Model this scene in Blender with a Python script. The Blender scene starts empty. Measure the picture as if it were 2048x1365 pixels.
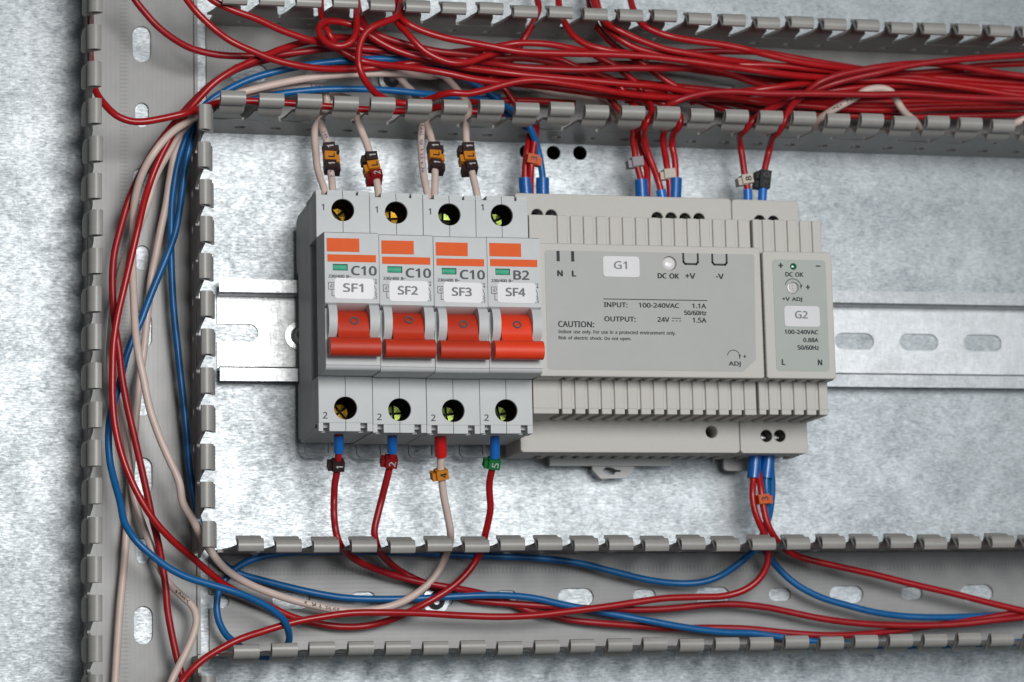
import bpy, bmesh, math, random
from math import radians, sin, cos, pi
from mathutils import Vector, Matrix, Euler
random.seed(7)
scene = bpy.context.scene
COL = scene.collection
S = 0.1                       # millimetres -> scene units (centimetres)
scene.unit_settings.system = 'METRIC'
scene.unit_settings.scale_length = 0.01
UP = Matrix.Rotation(radians(90), 4, 'X')   # the mounting plate stands upright: plate x,y,z -> world x,-z,y
def world(x, y, z):
    return UP @ Vector((x*S, y*S, z*S))
# ------------------------------------------------------------------ camera
cd = bpy.data.cameras.new('camera'); cam = bpy.data.objects.new('camera', cd); COL.objects.link(cam)
cd.sensor_width = 36.0; cd.lens = 36.0*5354.32/2048
cd.clip_start = 1.0; cd.clip_end = 2000.0
cam.matrix_world = Matrix.Translation(world(-144.776, -142.687, 904.062)) @ UP @ Euler((0.156241, -0.237634, -0.023854), 'XYZ').to_matrix().to_4x4()
cd.dof.use_dof = True; cd.dof.focus_distance = 88.2; cd.dof.aperture_fstop = 0.135
scene.camera = cam
# ------------------------------------------------------------------ light
wd = bpy.data.worlds.new('World'); scene.world = wd; wd.use_nodes = True
bg = wd.node_tree.nodes['Background']; bg.inputs['Color'].default_value = (0.62, 0.70, 0.74, 1); bg.inputs['Strength'].default_value = 0.12
def area(name, pos, target, size, power, col):
    ld = bpy.data.lights.new(name, 'AREA'); ld.energy = power; ld.color = col
    if isinstance(size, tuple): ld.shape = 'RECTANGLE'; ld.size = size[0]*S; ld.size_y = size[1]*S
    else: ld.shape = 'DISK'; ld.size = size*S
    lo = bpy.data.objects.new(name, ld); COL.objects.link(lo)
    p = world(*pos); t = world(*target)
    lo.matrix_world = Matrix.Translation(p) @ (t-p).to_track_quat('-Z', 'Z').to_matrix().to_4x4()
    return lo
area('key_lamp', (75, 100, 860), (50, -20, 0), 290, 42000, (1.0, 0.985, 0.96))
area('softbox_fill', (430, 60, 1400), (120, 0, 0), (950, 640), 62000, (0.90, 0.96, 1.0))  # added unseen softbox, brightens reflections on the right of the plate
vs = scene.view_settings; vs.view_transform = 'Standard'; vs.look = 'None'; vs.exposure = -0.13; vs.gamma = 1.0; vs.use_curve_mapping = False
scene.cycles.max_bounces = 8
# ------------------------------------------------------------------ materials
def mat(name, col, rough=0.4, metal=0.0, spec=0.5, bump=0.0, bscale=40.0, var=0.0, vscale=4.0, coat=0.0, rvar=0.0, stretch=(1,1,1)):
    m = bpy.data.materials.new(name); m.use_nodes = True
    nt = m.node_tree; b = nt.nodes['Principled BSDF']
    b.inputs['Base Color'].default_value = (*col, 1); b.inputs['Roughness'].default_value = rough
    b.inputs['Metallic'].default_value = metal; b.inputs['Specular IOR Level'].default_value = spec
    b.inputs['Coat Weight'].default_value = coat
    tc = nt.nodes.new('ShaderNodeTexCoord'); mp = nt.nodes.new('ShaderNodeMapping'); mp.inputs['Scale'].default_value = stretch
    nt.links.new(tc.outputs['Object'], mp.inputs['Vector'])
    if var or rvar:
        n = nt.nodes.new('ShaderNodeTexNoise'); n.inputs['Scale'].default_value = vscale; n.inputs['Detail'].default_value = 5; n.inputs['Roughness'].default_value = 0.65
        nt.links.new(mp.outputs['Vector'], n.inputs['Vector'])
        if var:
            r = nt.nodes.new('ShaderNodeMapRange'); r.inputs['From Min'].default_value = 0.3; r.inputs['From Max'].default_value = 0.7
            r.inputs['To Min'].default_value = 1-var; r.inputs['To Max'].default_value = 1+var*0.5
            nt.links.new(n.outputs['Fac'], r.inputs['Value'])
            x = nt.nodes.new('ShaderNodeMix'); x.data_type = 'RGBA'; x.blend_type = 'MULTIPLY'; x.inputs['Factor'].default_value = 1
            x.inputs[6].default_value = (*col, 1); nt.links.new(r.outputs['Result'], x.inputs[7])
            nt.links.new(x.outputs[2], b.inputs['Base Color'])
        if rvar:
            r = nt.nodes.new('ShaderNodeMapRange'); r.inputs['From Min'].default_value = 0.3; r.inputs['From Max'].default_value = 0.7
            r.inputs['To Min'].default_value = rough-rvar; r.inputs['To Max'].default_value = rough+rvar
            nt.links.new(n.outputs['Fac'], r.inputs['Value']); nt.links.new(r.outputs['Result'], b.inputs['Roughness'])
    if bump:
        n2 = nt.nodes.new('ShaderNodeTexNoise'); n2.inputs['Scale'].default_value = bscale; n2.inputs['Detail'].default_value = 2
        nt.links.new(mp.outputs['Vector'], n2.inputs['Vector'])
        bp = nt.nodes.new('ShaderNodeBump'); bp.inputs['Strength'].default_value = bump; bp.inputs['Distance'].default_value = 0.02
        nt.links.new(n2.outputs['Fac'], bp.inputs['Height']); nt.links.new(bp.outputs['Normal'], b.inputs['Normal'])
    return m
def math_node(nt, op, a, b=None, c=None):
    n = nt.nodes.new('ShaderNodeMath'); n.operation = op
    for i, v in enumerate((a, b, c)):
        if v is None: continue
        if isinstance(v, (int, float)): n.inputs[i].default_value = v
        else: nt.links.new(v, n.inputs[i])
    return n.outputs[0]
def galvanised(name, base, dark, rough, scratches=False, streak=(1.4, 7, 1), dirt=1.0):
    m = bpy.data.materials.new(name); m.use_nodes = True; nt = m.node_tree; b = nt.nodes['Principled BSDF']
    tc = nt.nodes.new('ShaderNodeTexCoord')
    def noise(scale, detail, stretch, rgh=0.6, dist=0.0):
        mp = nt.nodes.new('ShaderNodeMapping'); mp.inputs['Scale'].default_value = stretch; nt.links.new(tc.outputs['Object'], mp.inputs['Vector'])
        n = nt.nodes.new('ShaderNodeTexNoise'); n.inputs['Scale'].default_value = scale; n.inputs['Detail'].default_value = detail
        n.inputs['Roughness'].default_value = rgh; n.inputs['Distortion'].default_value = dist
        nt.links.new(mp.outputs['Vector'], n.inputs['Vector']); return n.outputs['Fac']
    big = noise(0.5, 4, (1, 1, 1), 0.6, 0.5); spang = noise(2.6, 5, (1, 1.3, 1), 0.7, 0.8); fine = noise(2.4, 6, streak, 0.8); grain = noise(11, 3, (0.55, 1.4, 1), 0.75)
    a = math_node(nt, 'MULTIPLY', big, 0.20); a = math_node(nt, 'MULTIPLY_ADD', spang, 0.26, a); a = math_node(nt, 'MULTIPLY_ADD', fine, 0.38, a); a = math_node(nt, 'MULTIPLY_ADD', grain, 0.30, a)
    r = nt.nodes.new('ShaderNodeMapRange'); r.inputs['From Min'].default_value = 0.46; r.inputs['From Max'].default_value = 0.66; nt.links.new(a, r.inputs['Value'])
    fac = r.outputs['Result']
    x = nt.nodes.new('ShaderNodeMix'); x.data_type = 'RGBA'; x.inputs[6].default_value = (*dark, 1); x.inputs[7].default_value = (*base, 1); nt.links.new(fac, x.inputs['Factor'])
    colour = x.outputs[2]
    if scratches:
        sx = nt.nodes.new('ShaderNodeSeparateXYZ'); nt.links.new(tc.outputs['Object'], sx.inputs[0])
        tot = None
        for (px, py, qx, qy, wdt, amt) in scratches:
            dx, dy = qx-px, qy-py; L = math.hypot(dx, dy); nx, ny = -dy/L, dx/L; tx, ty = dx/L, dy/L
            d = math_node(nt, 'MULTIPLY', sx.outputs[0], nx); d = math_node(nt, 'MULTIPLY_ADD', sx.outputs[1], ny, d); d = math_node(nt, 'SUBTRACT', d, nx*px+ny*py)
            d = math_node(nt, 'ABSOLUTE', d); d = math_node(nt, 'LESS_THAN', d, wdt)
            t = math_node(nt, 'MULTIPLY', sx.outputs[0], tx); t = math_node(nt, 'MULTIPLY_ADD', sx.outputs[1], ty, t); t = math_node(nt, 'SUBTRACT', t, tx*px+ty*py)
            g = math_node(nt, 'GREATER_THAN', t, 0.0); h = math_node(nt, 'LESS_THAN', t, L)
            d = math_node(nt, 'MULTIPLY', d, g); d = math_node(nt, 'MULTIPLY', d, h); d = math_node(nt, 'MULTIPLY', d, amt)
            br = math_node(nt, 'GREATER_THAN', grain, 0.46); d = math_node(nt, 'MULTIPLY', d, br)
            tot = d if tot is None else math_node(nt, 'ADD', tot, d)
        y = nt.nodes.new('ShaderNodeMix'); y.data_type = 'RGBA'; y.inputs[7].default_value = (0.2, 0.22, 0.24, 1)
        nt.links.new(colour, y.inputs[6]); nt.links.new(tot, y.inputs['Factor']); colour = y.outputs[2]
    nt.links.new(colour, b.inputs['Base Color'])
    rr = nt.nodes.new('ShaderNodeMapRange'); rr.inputs['To Min'].default_value = rough+0.10; rr.inputs['To Max'].default_value = rough-0.06; nt.links.new(fac, rr.inputs['Value'])
    nt.links.new(rr.outputs['Result'], b.inputs['Roughness'])
    b.inputs['Metallic'].default_value = 0.75
    hh = math_node(nt, 'MULTIPLY_ADD', fine, 0.5, math_node(nt, 'MULTIPLY', spang, 0.8)); hh = math_node(nt, 'MULTIPLY_ADD', grain, 0.35, hh)
    bp = nt.nodes.new('ShaderNodeBump'); bp.inputs['Strength'].default_value = 0.13; bp.inputs['Distance'].default_value = 0.03
    nt.links.new(hh, bp.inputs['Height']); nt.links.new(bp.outputs['Normal'], b.inputs['Normal'])
    return m
def ruled_pvc(name, col, vertical):
    # duct floor: grey PVC with the fine embossed millimetre rule of the photograph
    m = mat(name, col, 0.34, spec=0.5, var=0.10, vscale=1.2, bump=0.0); nt = m.node_tree; b = nt.nodes['Principled BSDF']
    tc = nt.nodes.new('ShaderNodeTexCoord'); sx = nt.nodes.new('ShaderNodeSeparateXYZ'); nt.links.new(tc.outputs['Object'], sx.inputs[0])
    run = sx.outputs[1] if vertical else sx.outputs[0]; acr = sx.outputs[0] if vertical else sx.outputs[1]
    w = math_node(nt, 'FRACT', math_node(nt, 'MULTIPLY', run, 7.2)); w = math_node(nt, 'LESS_THAN', w, 0.30)
    lo, hi = (-0.62, -0.36) if vertical else (0.80, 1.04)
    k = math_node(nt, 'MULTIPLY', math_node(nt, 'GREATER_THAN', acr, lo), math_node(nt, 'LESS_THAN', acr, hi)); k = math_node(nt, 'MULTIPLY', k, w)
    w2 = math_node(nt, 'FRACT', math_node(nt, 'MULTIPLY', acr, 6.3)); w2 = math_node(nt, 'LESS_THAN', w2, 0.12)
    k = math_node(nt, 'MULTIPLY', k, 0.7); k = math_node(nt, 'MULTIPLY_ADD', w2, 0.22, k)
    src = b.inputs['Base Color'].links[0].from_socket
    x = nt.nodes.new('ShaderNodeMix'); x.data_type = 'RGBA'; x.blend_type = 'MULTIPLY'; x.inputs[7].default_value = (0.72, 0.72, 0.72, 1)
    nt.links.new(k, x.inputs['Factor']); nt.links.new(src, x.inputs[6]); nt.links.new(x.outputs[2], b.inputs['Base Color'])
    bp = nt.nodes.new('ShaderNodeBump'); bp.inputs['Strength'].default_value = 0.3; bp.inputs['Distance'].default_value = 0.01; bp.invert = True
    nt.links.new(k, bp.inputs['Height']); nt.links.new(bp.outputs['Normal'], b.inputs['Normal'])
    return m
SCR = [(-2.4, -5.6, 3.3, -3.6, .012, .5), (-1.2, -7.3, 6.5, -4.4, .010, .45), (-9.9, -8.0, -8.2, -10.6, .012, .4), (-9.7, 9.0, -9.2, 2.0, .010, .4), (22.7, 11.6, 23.3, 13.4, .02, -.9), (19.4, -3.0, 19.3, -4.9, .01, -.6), (13.5, -12.6, 12.8, -13.5, .015, .5), (8.0, -11.9, 11.5, -13.4, .01, .4)]
M = {}
M['plate'] = galvanised('galvanised_steel', (0.52, 0.547, 0.563), (0.265, 0.29, 0.31), 0.48, SCR)
M['rail'] = galvanised('rail_zinc', (0.64, 0.645, 0.65), (0.48, 0.49, 0.50), 0.40, None, (8, 1.0, 1))
M['rail_edge'] = galvanised('rail_zinc_edge', (0.50, 0.505, 0.51), (0.34, 0.35, 0.36), 0.36, None, (8, 1.0, 1))
M['pvc'] = mat('grey_pvc', (0.325, 0.312, 0.294), 0.36, spec=0.5, var=0.10, vscale=2.0, bump=0.05, bscale=6, stretch=(1, 1, 1))
M['pvc_floor'] = ruled_pvc('grey_pvc_floor', (0.30, 0.295, 0.29), False)
M['pvc_floor_v'] = ruled_pvc('grey_pvc_floor_upright', (0.30, 0.295, 0.29), True)
M['mcb'] = mat('pale_grey_plastic', (0.545, 0.555, 0.56), 0.5, spec=0.35, var=0.05, vscale=1.5, bump=0.06, bscale=30)
M['psu'] = mat('warm_grey_plastic', (0.56, 0.535, 0.50), 0.55, spec=0.35, var=0.06, vscale=30, bump=0.35, bscale=55)
M['psu_label'] = mat('grey_label_film', (0.42, 0.42, 0.405), 0.5, spec=0.3, var=0.03, vscale=1.0)
M['psu_label2'] = mat('greenish_grey_label_film', (0.40, 0.425, 0.395), 0.5, spec=0.3, var=0.03, vscale=1.0)
M['red2'] = mat('red_insulation_worn', (0.355, 0.010, 0.015), 0.36, spec=0.4, var=0.2, vscale=2, bump=0.05, bscale=14)
M['red'] = mat('red_insulation', (0.41, 0.009, 0.012), 0.29, spec=0.45, var=0.12, vscale=3, bump=0.04, bscale=20)
M['white'] = mat('pale_insulation', (0.69, 0.545, 0.485), 0.36, spec=0.4, var=0.08, vscale=2)
M['blue'] = mat('blue_insulation', (0.007, 0.125, 0.35), 0.34, spec=0.45, var=0.15, vscale=3)
M['ferrule_blue'] = mat('bright_blue_sleeve', (0.010, 0.15, 0.55), 0.30, coat=0.2)
M['ferrule_darkblue'] = mat('deep_blue_sleeve', (0.006, 0.105, 0.38), 0.32, coat=0.2)
M['ferrule_red'] = mat('red_sleeve', (0.70, 0.012, 0.015), 0.28, coat=0.2)
M['orange_print'] = mat('orange_print', (0.76, 0.115, 0.022), 0.65, spec=0.25, var=0.04, vscale=5)
M['dark_print'] = mat('dark_grey_print', (0.030, 0.034, 0.040), 0.6, spec=0.3)
M['mid_print'] = mat('mid_grey_print', (0.085, 0.09, 0.10), 0.6, spec=0.3)
M['sticker'] = mat('white_sticker', (0.68, 0.665, 0.685), 0.32, spec=0.35, var=0.04, vscale=0.8, bump=0.03, bscale=1.5)
M['sticker_ink'] = mat('sticker_ink', (0.03, 0.035, 0.045), 0.4)
M['grey_ink'] = mat('grey_ink', (0.16, 0.165, 0.17), 0.4)
M['green'] = mat('green_flag', (0.015, 0.36, 0.20), 0.45, spec=0.3, var=0.25, vscale=6, coat=0.0)
M['toggle'] = mat('red_lever_plastic', (0.53, 0.034, 0.010), 0.48, spec=0.35, var=0.06, vscale=2, bump=0.03, bscale=25)
M['toggle_bright'] = mat('orange_red_lever_plastic', (0.80, 0.050, 0.012), 0.45, spec=0.35, var=0.06, vscale=2, bump=0.03, bscale=25)
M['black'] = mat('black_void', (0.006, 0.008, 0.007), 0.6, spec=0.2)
M['brass'] = mat('brass', (0.17, 0.095, 0.010), 0.28, metal=1.0, bump=0.15, bscale=14)
M['green_brass'] = mat('greenish_brass', (0.065, 0.085, 0.02), 0.26, metal=1.0, bump=0.15, bscale=14)
M['steel'] = mat('bright_screw_steel', (0.72, 0.73, 0.72), 0.25, metal=1.0, bump=0.15, bscale=8)
M['dull_steel'] = mat('dull_screw_steel', (0.28, 0.27, 0.26), 0.45, metal=1.0, bump=0.3, bscale=12)
M['screw_zinc'] = mat('screw_zinc', (0.30, 0.31, 0.32), 0.30, metal=1.0, bump=0.2, bscale=8)
M['clip'] = mat('grey_clip_plastic', (0.33, 0.33, 0.345), 0.4)
M['tabmetal'] = mat('dull_clip_plastic', (0.52, 0.515, 0.50), 0.45)
M['brown'] = mat('dark_brown_sleeve', (0.035, 0.018, 0.018), 0.55, spec=0.3, var=0.1, vscale=6)
M['yellow'] = mat('amber_sleeve', (0.60, 0.215, 0.015), 0.55, spec=0.3, var=0.1, vscale=6)
M['darkred'] = mat('dark_red_sleeve', (0.24, 0.008, 0.010), 0.55, spec=0.3, var=0.1, vscale=6)
M['greenm'] = mat('green_sleeve', (0.012, 0.16, 0.04), 0.55, spec=0.3, var=0.1, vscale=6)
M['orange'] = mat('orange_sleeve', (0.60, 0.10, 0.015), 0.55, spec=0.3, var=0.1, vscale=6)
M['grey'] = mat('grey_sleeve', (0.30, 0.27, 0.30), 0.55, spec=0.3, var=0.1, vscale=6)
M['cream'] = mat('cream_sleeve', (0.55, 0.49, 0.42), 0.55, spec=0.3, var=0.1, vscale=6)
M['blackm'] = mat('black_sleeve', (0.012, 0.012, 0.014), 0.55, spec=0.3, var=0.1, vscale=6)
M['white_ink'] = mat('white_ink', (0.75, 0.75, 0.75), 0.5)
M['blue_ink'] = mat('blue_ink', (0.06, 0.09, 0.26), 0.5)
M['lens'] = mat('milky_lens', (0.78, 0.74, 0.76), 0.15, coat=0.6)
M['green_led'] = mat('green_lens', (0.01, 0.12, 0.06), 0.12, coat=0.8)
M['void_wall'] = mat('unlit_back_wall', (0.03, 0.028, 0.022), 0.8)
# ------------------------------------------------------------------ mesh helpers (all in plate millimetres)
GLYPHS = {
 ('r', '+'): (384, ('167 75 167 213 34 213 34 261 167 261 167 400 216 400 216 261 349 261 349 213 216 213 216 75','4 6 5 4 7 6 2 4 3 2 7 4 2 8 7 2 9 8 1 9 2 0 10 1 10 9 1 0 11 10')),
 ('r', ','): (180, ('28 -87 37 -47 47 -3 55 40 61 78 124 78 129 71 118 33 104 -8 87 -49 71 -87','3 5 4 3 6 5 3 7 6 2 7 3 2 8 7 1 8 2 1 9 8 0 9 1 0 10 9')),
 ('r', '-'): (216, ('27 154 27 206 189 206 189 154','0 2 1 0 3 2')),
 ('r', '.'): (180, ('89 -9 74 -7 60 1 51 15 48 36 51 57 60 71 74 79 89 81 106 79 119 71 129 57 132 36 129 15 119 1 106 -7','7 9 8 6 9 7 6 10 9 5 10 6 5 11 10 5 12 11 4 12 5 3 12 4 3 13 12 2 13 3 2 14 13 1 14 2 1 15 14 0 15 1')),
 ('r', '/'): (250, ('7 0 185 480 243 480 64 0','0 2 1 0 3 2')),
 ('r', '0'): (384, ('191 -7 121 10 72 59 43 137 33 240 37 313 49 373 69 422 99 458 140 480 191 487 262 471 312 422 341 344 351 240 347 169 335 108 314 59 284 23 243 1 191 44 237 56 268 92 286 154 291 240 286 326 268 388 237 424 191 437 145 424 115 388 98 326 92 240 98 154 115 93 145 56','9 11 10 8 11 9 8 12 11 7 28 8 28 12 8 7 29 28 27 12 28 7 30 29 26 12 27 26 13 12 6 30 7 6 31 30 25 13 26 5 31 6 25 14 13 5 32 31 24 14 25 4 32 5 3 32 4 3 33 32 23 14 24 23 15 14 23 16 15 3 34 33 22 16 23 2 34 3 22 17 16 2 35 34 21 17 22 21 18 17 1 35 2 1 20 35 20 18 21 1 18 20 1 19 18 0 19 1')),
 ('r', '1'): (384, ('181 0 181 335 181 361 181 381 182 399 183 418 173 408 164 400 154 391 142 381 91 339 60 379 189 480 238 480 238 0','11 13 12 11 5 13 5 14 13 11 6 5 4 14 5 11 7 6 11 8 7 3 14 4 11 9 8 2 14 3 11 10 9 1 14 2 0 14 1')),
 ('r', '2'): (384, ('32 0 32 49 158 176 191 210 219 240 241 268 257 296 266 324 269 355 263 390 246 415 219 431 185 436 152 433 123 424 96 409 69 390 38 430 68 452 102 470 141 482 185 486 245 478 291 452 320 412 330 359 326 322 314 288 296 256 271 224 241 190 207 155 107 56 107 54 349 54 349 0','20 22 21 19 22 20 19 23 22 18 23 19 18 12 23 12 11 23 11 24 23 17 12 18 17 13 12 17 14 13 10 24 11 16 15 17 15 14 17 9 24 10 9 25 24 8 25 9 8 26 25 7 26 8 6 26 7 6 27 26 5 27 6 5 28 27 4 28 5 4 29 28 3 29 4 3 30 29 2 30 3 2 31 30 1 31 2 1 32 31 1 33 32 1 34 33 1 35 34 0 35 1')),
 ('r', '3'): (384, ('162 -7 126 -5 92 -1 60 7 30 19 30 75 62 61 95 51 130 45 163 43 218 49 256 68 277 98 284 138 275 176 249 202 206 217 150 222 103 222 103 273 150 273 202 279 240 298 263 326 271 363 265 394 247 417 219 432 183 437 147 434 117 425 89 412 62 396 33 437 62 455 96 471 137 483 183 486 248 478 294 453 322 415 331 367 324 324 304 290 273 267 232 253 232 250 282 237 318 214 339 179 346 136 341 97 326 62 302 33 266 11 220 -2','36 38 37 35 38 36 35 39 38 34 39 35 33 39 34 33 28 39 28 27 39 27 40 39 32 31 33 31 30 33 30 29 33 29 28 33 26 40 27 25 40 26 25 41 40 24 41 25 24 42 41 23 42 24 22 42 23 22 43 42 21 43 22 21 44 43 20 44 21 18 20 19 18 44 20 18 45 44 18 46 45 18 47 46 18 17 47 17 48 47 16 48 17 15 48 16 15 49 48 14 49 15 14 50 49 13 50 14 12 50 13 12 51 50 11 51 12 11 52 51 4 6 5 10 52 11 10 53 52 4 7 6 4 8 7 9 53 10 4 9 8 4 53 9 4 54 53 3 54 4 3 55 54 2 55 3 1 55 2 1 0 55')),
 ('r', '4'): (384, ('244 0 244 109 14 109 14 159 240 482 301 482 301 162 371 162 371 109 301 109 301 0 72 162 244 162 244 313 244 345 245 372 246 396 247 419 244 419 238 406 231 392 223 378 216 367','3 18 4 18 5 4 18 17 5 17 6 5 3 19 18 16 6 17 3 20 19 15 6 16 3 21 20 3 22 21 14 6 15 3 11 22 13 6 14 12 6 13 3 12 11 3 6 12 3 7 6 3 8 7 2 8 3 1 8 2 0 9 1 9 8 1 0 10 9')),
 ('r', '5'): (384, ('167 -7 131 -5 97 0 67 8 42 19 42 75 69 62 101 52 135 46 167 44 215 50 253 69 277 101 285 147 278 189 257 219 219 238 165 244 145 244 122 241 100 238 83 234 54 253 72 480 312 480 312 426 122 426 111 287 124 289 142 291 162 293 185 294 251 285 302 257 335 213 346 153 334 87 299 36 242 4','22 26 23 26 24 23 26 25 24 22 27 26 30 32 31 29 32 30 28 32 29 27 32 28 22 32 27 22 33 32 22 17 33 17 16 33 16 34 33 21 20 22 20 19 22 19 18 22 18 17 22 15 34 16 14 34 15 14 35 34 13 35 14 13 36 35 12 36 13 11 36 12 11 37 36 4 6 5 10 37 11 4 7 6 4 8 7 9 37 10 4 9 8 4 37 9 4 38 37 3 38 4 2 38 3 2 0 38 1 0 2')),
 ('r', '6'): (384, ('200 -7 157 -1 118 16 84 45 59 86 42 139 37 205 39 256 46 307 59 354 79 397 108 434 146 462 195 480 257 486 271 486 288 485 303 483 316 480 316 430 303 433 288 436 273 437 258 438 215 434 181 422 153 404 132 380 117 351 106 318 100 282 96 244 100 244 119 266 143 284 174 296 214 300 270 291 314 262 343 216 353 154 342 87 311 36 263 4 199 43 238 50 268 70 288 105 294 154 288 195 271 227 242 247 201 254 172 251 146 241 126 226 110 208 100 187 97 166 100 137 108 108 122 82 142 61 168 48','13 15 14 13 16 15 13 17 16 13 18 17 12 18 13 12 20 18 20 19 18 11 23 12 23 22 12 22 21 12 21 20 12 11 24 23 11 25 24 10 25 11 10 26 25 10 27 26 9 27 10 9 28 27 8 28 9 8 29 28 8 30 29 7 30 8 35 37 36 34 37 35 34 38 37 33 38 34 7 31 30 32 52 33 52 38 33 52 51 38 51 39 38 6 31 7 32 53 52 32 54 53 50 39 51 6 32 31 6 54 32 6 55 54 49 39 50 6 56 55 49 40 39 6 57 56 5 57 6 48 40 49 5 58 57 5 59 58 47 40 48 47 41 40 4 59 5 4 60 59 4 61 60 46 41 47 46 42 41 3 61 4 3 62 61 45 42 46 3 63 62 44 42 45 3 44 63 2 44 3 2 42 44 2 43 42 1 43 2 1 0 43')),
 ('r', '7'): (384, ('91 0 288 426 30 426 30 480 351 480 351 434 156 0','2 4 3 2 5 4 2 1 5 1 6 5 0 6 1')),
 ('r', '8'): (384, ('193 -7 125 2 75 27 43 68 33 122 36 153 47 179 63 202 83 221 107 237 132 251 100 273 73 299 54 332 48 372 53 406 67 434 89 456 118 473 153 483 191 486 249 479 295 457 325 421 335 371 332 344 323 321 308 301 289 283 268 268 244 254 272 239 298 222 319 203 336 181 347 155 351 124 340 70 308 29 258 2 194 277 226 293 253 312 271 337 277 369 271 399 253 421 226 434 191 439 157 434 130 421 112 399 106 369 109 347 118 328 132 312 150 299 171 288 192 40 235 46 267 63 286 90 293 124 286 156 265 182 233 203 192 222 181 226 142 206 114 183 96 155 91 122 97 90 116 63 147 46','19 21 20 18 21 19 18 22 21 17 22 18 17 23 22 16 48 17 48 47 17 47 23 17 16 49 48 15 49 16 15 50 49 46 23 47 15 51 50 45 23 46 45 24 23 14 51 15 14 52 51 44 24 45 13 52 14 44 25 24 13 53 52 43 25 44 13 54 53 43 26 25 42 26 43 12 54 13 12 55 54 42 27 26 41 27 42 12 56 55 41 28 27 11 56 12 11 57 56 40 28 41 11 40 57 40 29 28 11 29 40 10 29 11 10 30 29 10 31 30 9 31 10 9 32 31 8 67 9 67 32 9 8 68 67 66 32 67 65 32 66 65 33 32 7 68 8 7 69 68 64 33 65 64 34 33 6 69 7 6 70 69 63 34 64 63 35 34 5 70 6 62 35 63 5 71 70 62 36 35 4 71 5 62 37 36 61 37 62 3 71 4 3 72 71 60 37 61 3 73 72 60 38 37 2 73 3 2 74 73 59 38 60 2 58 74 58 38 59 2 38 58 2 39 38 1 39 2 1 0 39')),
 ('r', '9'): (384, ('129 -7 114 -6 98 -5 82 -3 69 0 69 50 96 44 128 42 171 46 205 57 233 75 254 99 269 128 280 161 286 197 289 235 285 235 267 214 243 196 211 183 171 179 115 189 72 217 43 263 34 324 38 371 53 411 76 443 106 467 143 481 187 486 230 480 269 463 302 434 328 393 344 340 349 275 347 223 340 173 327 125 307 82 279 46 240 17 191 -1 184 226 214 229 240 239 261 254 276 272 286 292 289 314 287 342 278 371 264 397 244 418 218 432 187 437 149 430 119 409 99 374 92 325 98 284 115 252 143 232','29 31 30 28 31 29 28 32 31 27 32 28 27 33 32 26 57 27 57 56 27 56 33 27 55 33 56 55 34 33 54 34 55 26 58 57 53 34 54 25 58 26 25 59 58 52 34 53 52 35 34 25 60 59 24 60 25 51 35 52 50 35 51 50 36 35 24 61 60 23 61 24 49 36 50 48 36 49 23 62 61 48 37 36 47 37 48 22 62 23 46 15 47 15 37 47 22 63 62 45 16 46 16 15 46 45 17 16 14 37 15 22 44 63 44 17 45 22 17 44 14 38 37 21 17 22 21 18 17 13 38 14 21 19 18 20 19 21 13 39 38 12 39 13 11 39 12 11 40 39 10 40 11 10 41 40 9 41 10 8 41 9 4 6 5 8 42 41 7 42 8 4 7 6 4 42 7 4 43 42 3 43 4 3 0 43 2 0 3 1 0 2')),
 ('r', ':'): (180, ('89 -9 74 -7 60 1 51 15 48 36 51 57 60 71 74 79 89 81 106 79 119 71 129 57 132 36 129 15 119 1 106 -7 89 278 74 281 60 289 51 303 48 324 51 345 60 359 74 367 89 369 106 367 119 359 129 345 132 324 129 303 119 289 106 281','23 25 24 22 25 23 22 26 25 21 26 22 21 27 26 20 27 21 20 28 27 19 28 20 19 29 28 18 29 19 18 30 29 17 30 18 17 31 30 16 31 17 7 9 8 6 9 7 6 10 9 5 10 6 5 11 10 5 12 11 4 12 5 3 12 4 3 13 12 2 13 3 2 14 13 1 14 2 1 15 14 0 15 1')),
 ('r', 'A'): (429, ('0 0 187 482 242 482 428 0 366 0 308 148 118 148 61 0 138 202 290 202 236 347 234 355 230 367 225 381 221 396 217 409 214 419 209 399 203 378 197 361 193 347','0 2 1 0 16 2 16 3 2 0 17 16 15 3 16 14 3 15 0 18 17 13 3 14 12 3 13 0 19 18 11 3 12 0 20 19 10 3 11 0 8 20 9 3 10 0 6 8 6 9 8 6 5 9 5 3 9 0 7 6 4 3 5')),
 ('r', 'B'): (437, ('65 0 65 480 202 480 281 473 338 453 373 417 384 361 378 322 361 290 332 268 293 255 293 251 322 244 348 234 369 218 386 197 397 170 400 136 389 79 356 36 303 9 234 0 126 275 214 275 266 280 299 295 316 320 322 354 315 388 294 411 258 424 205 428 126 428 126 51 222 51 276 57 311 76 330 105 336 141 329 175 310 202 274 219 218 225 126 225','0 32 1 32 2 1 32 3 2 32 4 3 32 31 4 31 5 4 0 22 32 30 5 31 29 5 30 29 6 5 28 6 29 27 6 28 27 7 6 26 7 27 26 8 7 25 8 26 24 8 25 24 9 8 23 9 24 0 43 22 43 23 22 43 9 23 43 10 9 43 11 10 43 12 11 43 13 12 43 42 13 42 14 13 0 33 43 41 14 42 40 14 41 40 15 14 39 15 40 39 16 15 38 16 39 38 17 16 37 17 38 37 18 17 36 18 37 36 19 18 35 19 36 34 19 35 0 34 33 0 19 34 0 20 19 0 21 20')),
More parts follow.
